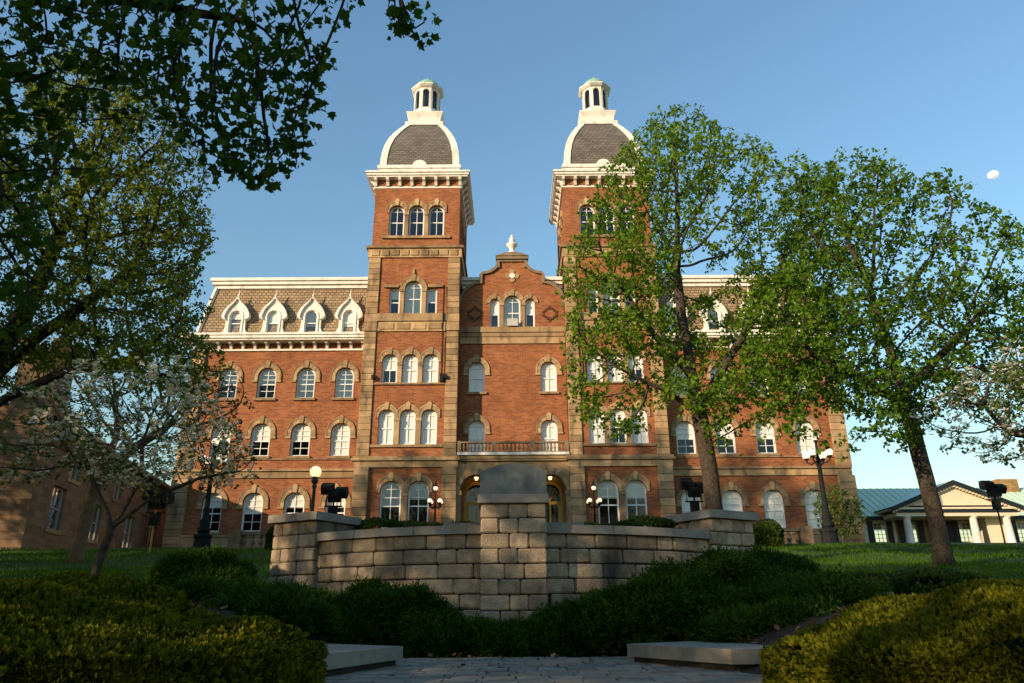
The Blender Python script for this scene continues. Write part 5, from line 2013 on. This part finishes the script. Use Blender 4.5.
hedge('yew_hedge', 'wide clipped golden green yew hedge in the left foreground', 'hedge', -3.58, 5.6, 2.15, 1.55, 0.38, R(-22), 'yew', 22680, 0.050, 0.20, fan=0.75, updir=0.3)
hedge('yew_hedge', 'narrow clipped yew hedge behind the wide left one, at the left edge below the lawn', 'hedge', -6.1, 8.2, 2.9, 0.95, 0.33, R(-14), 'yew', 16632, 0.050, 0.20, fan=0.75, updir=0.3)
hedge('yew_hedge', 'wide clipped golden green yew hedge in the right foreground', 'hedge', 3.95, 5.5, 2.15, 1.35, 0.32, R(16), 'yew', 22680, 0.050, 0.20, fan=0.75, updir=0.3)
hedge('yew_hedge', 'narrow clipped yew hedge behind the wide right one, below the lawn at the right', 'hedge', 7.0, 7.8, 2.6, 0.8, 0.27, R(14), 'yew', 15120, 0.050, 0.20, fan=0.75, updir=0.3)
hedge('boxwood_hedge', 'low dark boxwood hedge showing just above the coping left of the pillar', 'hedge', -1.75, 12.75, 1.15, 0.35, 0.44, R(-14), 'boxwood', 2500, 0.05, 0.3, 'boxwood strips behind the wall')
hedge('boxwood_hedge', 'low dark boxwood hedge showing just above the coping right of the pillar', 'hedge', 1.9, 12.75, 1.15, 0.35, 0.40, R(14), 'boxwood', 2500, 0.05, 0.3, 'boxwood strips behind the wall')
hedge('round_bush', 'rounded dark bush at the near end of the right balustrade', 'bush', 9.65, 29.3, 0.48, 0.5, 0.85, 0, 'boxwood', 2500, 0.10, 0.3, pw=2.2)
hedge('round_bush', 'rounded dark bush at the near end of the left balustrade beside the pier', 'bush', -8.85, 29.3, 0.42, 0.45, 0.8, 0, 'boxwood', 2500, 0.10, 0.3, pw=2.2)
hedge('ground_cover', 'low pale green ground cover patch on the bank above the right yew hedge', 'ground cover', 5.4, 10.6, 1.25, 0.5, 0.2, R(10), 'boxwood', 3500, 0.06, 0.3, pw=2.4)


def juniper(label, blobs, n, group='junipers along the foot of the wall', l=0.10):
    """ragged spreading juniper: layered sprays over several lobes, woody stems below"""
    cx = sum(b[0] for b in blobs) / len(blobs)
    cy = sum(b[1] for b in blobs) / len(blobs)
    o = empty('juniper_shrub', (cx, cy, gzf(cx, cy)), label, 'shrub', group)
    b0 = np.array(o.location)
    P_, N_ = [], []
    core = MB()
    tw = MB()
    extra = []
    for (x, y, z, rx, rz_) in blobs:
        for q in range(6):
            a = random.uniform(0, 6.28)
            e = random.uniform(-0.1, 1.1)
            extra.append((x + math.cos(a) * math.cos(e) * rx * 0.85, y + math.sin(a) * math.cos(e) * rx * 0.7, z + math.sin(e) * rz_ * 0.85, rx * random.uniform(0.22, 0.4), rz_ * random.uniform(0.3, 0.45)))
    blobs = [(x, y, z, rx * 0.92, rz_ * 0.9) for x, y, z, rx, rz_ in blobs] + extra
    vol = sum(b[3] * b[4] for b in blobs)
    for (x, y, z, rx, rz_) in blobs:
        k = int(0.95 * n * rx * rz_ / vol)
        d = rand_dirs(k)
        d[:, 2] = np.where(d[:, 2] < -0.35, -d[:, 2] * 0.6, d[:, 2])
        d = unit(d)
        ln = 1 + 0.14 * np.sin(d @ np.array([5.1, 3.7, 4.4]) + x * 3) + 0.10 * np.sin(d @ np.array([-9.0, 8.1, 7.3]) + y * 2)
        rad = (0.78 + 0.22 * RNG.random(k)) * ln
        P_.append(np.array([x, y, z]) + d * rad[:, None] * np.array([rx, rx * 0.8, rz_]))
        dd = d.copy()
        N_.append(unit(dd * np.array([1, 1, 0.8])))
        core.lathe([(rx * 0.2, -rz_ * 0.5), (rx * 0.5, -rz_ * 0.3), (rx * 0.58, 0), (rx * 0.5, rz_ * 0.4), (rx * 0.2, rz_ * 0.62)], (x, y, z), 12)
        for q in range(5 if rx > 0.3 else 0):
            a = random.uniform(0, 6.28)
            g = gzf(x, y)
            e = (x + math.cos(a) * rx * 0.9, y - abs(math.sin(a)) * rx * 0.75, z + random.uniform(-0.5, 0.2) * rz_)
            m_ = ((x + e[0]) / 2 + random.uniform(-.1, .1), (y + e[1]) / 2, (g + e[2]) / 2 + 0.05)
            tw.tube([(x + random.uniform(-.1, .1), y, g - 0.03), m_, e], [0.016, 0.011, 0.004], 4)
    p = np.concatenate(P_)
    nr = np.concatenate(N_)
    v, t = sprays(p, nr, l * 0.62, 0.15, 0.75, 0.02, 0.18, seg=12, along=0.15)
    link_mesh('foliage', np_mesh('foliage', v - b0, 4, t), M['juniper'], o)
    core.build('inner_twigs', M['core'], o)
    tw.build('stem', M['twig'], o)
    return o


juniper('broad dark juniper mound in front of the right pier', [(3.05, 10.9, 0.68, 0.85, 0.50), (3.65, 11.1, 0.80, 0.55, 0.42), (2.2, 10.5, 0.50, 0.8, 0.48), (3.4, 10.2, 0.50, 0.75, 0.42), (2.7, 9.7, 0.30, 0.7, 0.36), (3.5, 9.3, 0.48, 0.7, 0.32), (2.7, 8.9, 0.22, 0.55, 0.26), (3.1, 8.5, 0.3, 0.45, 0.24)], 16000)
juniper('dark juniper spreading between the pillar and the right landing', [(1.25, 10.05, 0.28, 0.75, 0.40), (1.9, 9.95, 0.4, 0.6, 0.42), (0.75, 10.0, 0.16, 0.5, 0.28)], 9000)
juniper('low juniper at the foot of the middle pillar', [(-0.1, 10.05, 0.08, 0.45, 0.22), (0.35, 10.0, 0.08, 0.35, 0.23), (-0.55, 10.1, 0.10, 0.4, 0.24)], 6000)
juniper('dark juniper in front of the wall left of the pillar', [(-1.35, 10.25, 0.28, 0.55, 0.40), (-1.75, 10.5, 0.42, 0.5, 0.36), (-1.0, 10.05, 0.14, 0.4, 0.30)], 8000)
juniper('dark juniper in front of the left end pier', [(-2.6, 10.8, 0.34, 0.7, 0.38), (-3.2, 11.2, 0.48, 0.55, 0.34), (-2.1, 10.2, 0.16, 0.6, 0.30), (-3.0, 9.5, 0.40, 0.7, 0.30), (-3.7, 10.3, 0.55, 0.7, 0.30)], 15000)
juniper('dark round juniper on the lawn left of the left end pier', [(-4.75, 11.9, 0.92, 0.62, 0.42), (-4.3, 11.5, 0.66, 0.5, 0.38)], 7000)
juniper('low juniper on the bank right of the right pier', [(4.3, 12.3, 1.0, 0.36, 0.24), (4.1, 11.9, 0.9, 0.35, 0.26)], 5000)

# ------------------------------------------------------------------ grass and litter
def grass():
    out, tt = [], []
    for (xa, xb, ya, yb, n, l) in ((-16, 16, 9.5, 17, 60000, 0.075), (-22, 22, 17, 31.5, 60000, 0.10)):
        x = RNG.uniform(xa, xb, n)
        y = RNG.uniform(ya, yb, n)
        rr_ = np.sqrt(x * x + (y - 16) ** 2)
        keep = ((np.abs(x) > 4.7) | (y > 12.8)) & ~((rr_ < 5.2) & (y < 16.2))
        x, y = x[keep], y[keep]
        k = len(x)
        p = np.stack([x, y, gz(x, y) - 0.01], 1)
        d = rand_dirs(k) * 0.45
        d[:, 2] = 1
        d = unit(d)
        s = unit(np.cross(d, rand_dirs(k)))
        ll = l * RNG.uniform(0.5, 1.4, k)
        out.append(kites(p, d, s, ll, ll * 0.10, 0.35))
        tt.append(RNG.random(k))
    me = np_mesh('lawn_grass', np.concatenate(out), 4, np.concatenate(tt))
    o = link_mesh('lawn_grass', me, M['grass'])
    tag(o, 'short green grass blades of the sloping lawn', 'grass', kind='stuff')


grass()


def litter():
    n = 2600
    x = RNG.uniform(-4.2, 4.2, n)
    y = RNG.uniform(5.5, 12.4, n)
    rr_ = np.sqrt(x * x + (y - 16.05) ** 2)
    keep = (((y > 9.45) & (y < 12.4)) | (np.abs(x) > 2.0)) & (rr_ > 5.4)
    x, y = x[keep], y[keep]
    x2, y2 = RNG.uniform(-1.9, 1.9, 60), RNG.uniform(6.5, 9.5, 60)
    x, y = np.concatenate([x, x2]), np.concatenate([y, y2])
    k = len(x)
    p = np.stack([x, y, gz(x, y) + RNG.uniform(0.03, 0.06, k)], 1)
    d = rand_dirs(k)
    d[:, 2] *= 0.4
    d = unit(d)
    nr = rand_dirs(k) * 0.5
    nr[:, 2] += 0.8
    s = unit(np.cross(d, nr))
    l = RNG.uniform(0.03, 0.085, k)
    me = np_mesh('leaf_litter', kites(p, d, s, l, l * 0.4, 0.5), 4, RNG.random(k))
    o = link_mesh('leaf_litter', me, M['litter'])
    tag(o, 'scattered brown dead leaves on the bed and the walk', 'leaves', kind='stuff')


litter()
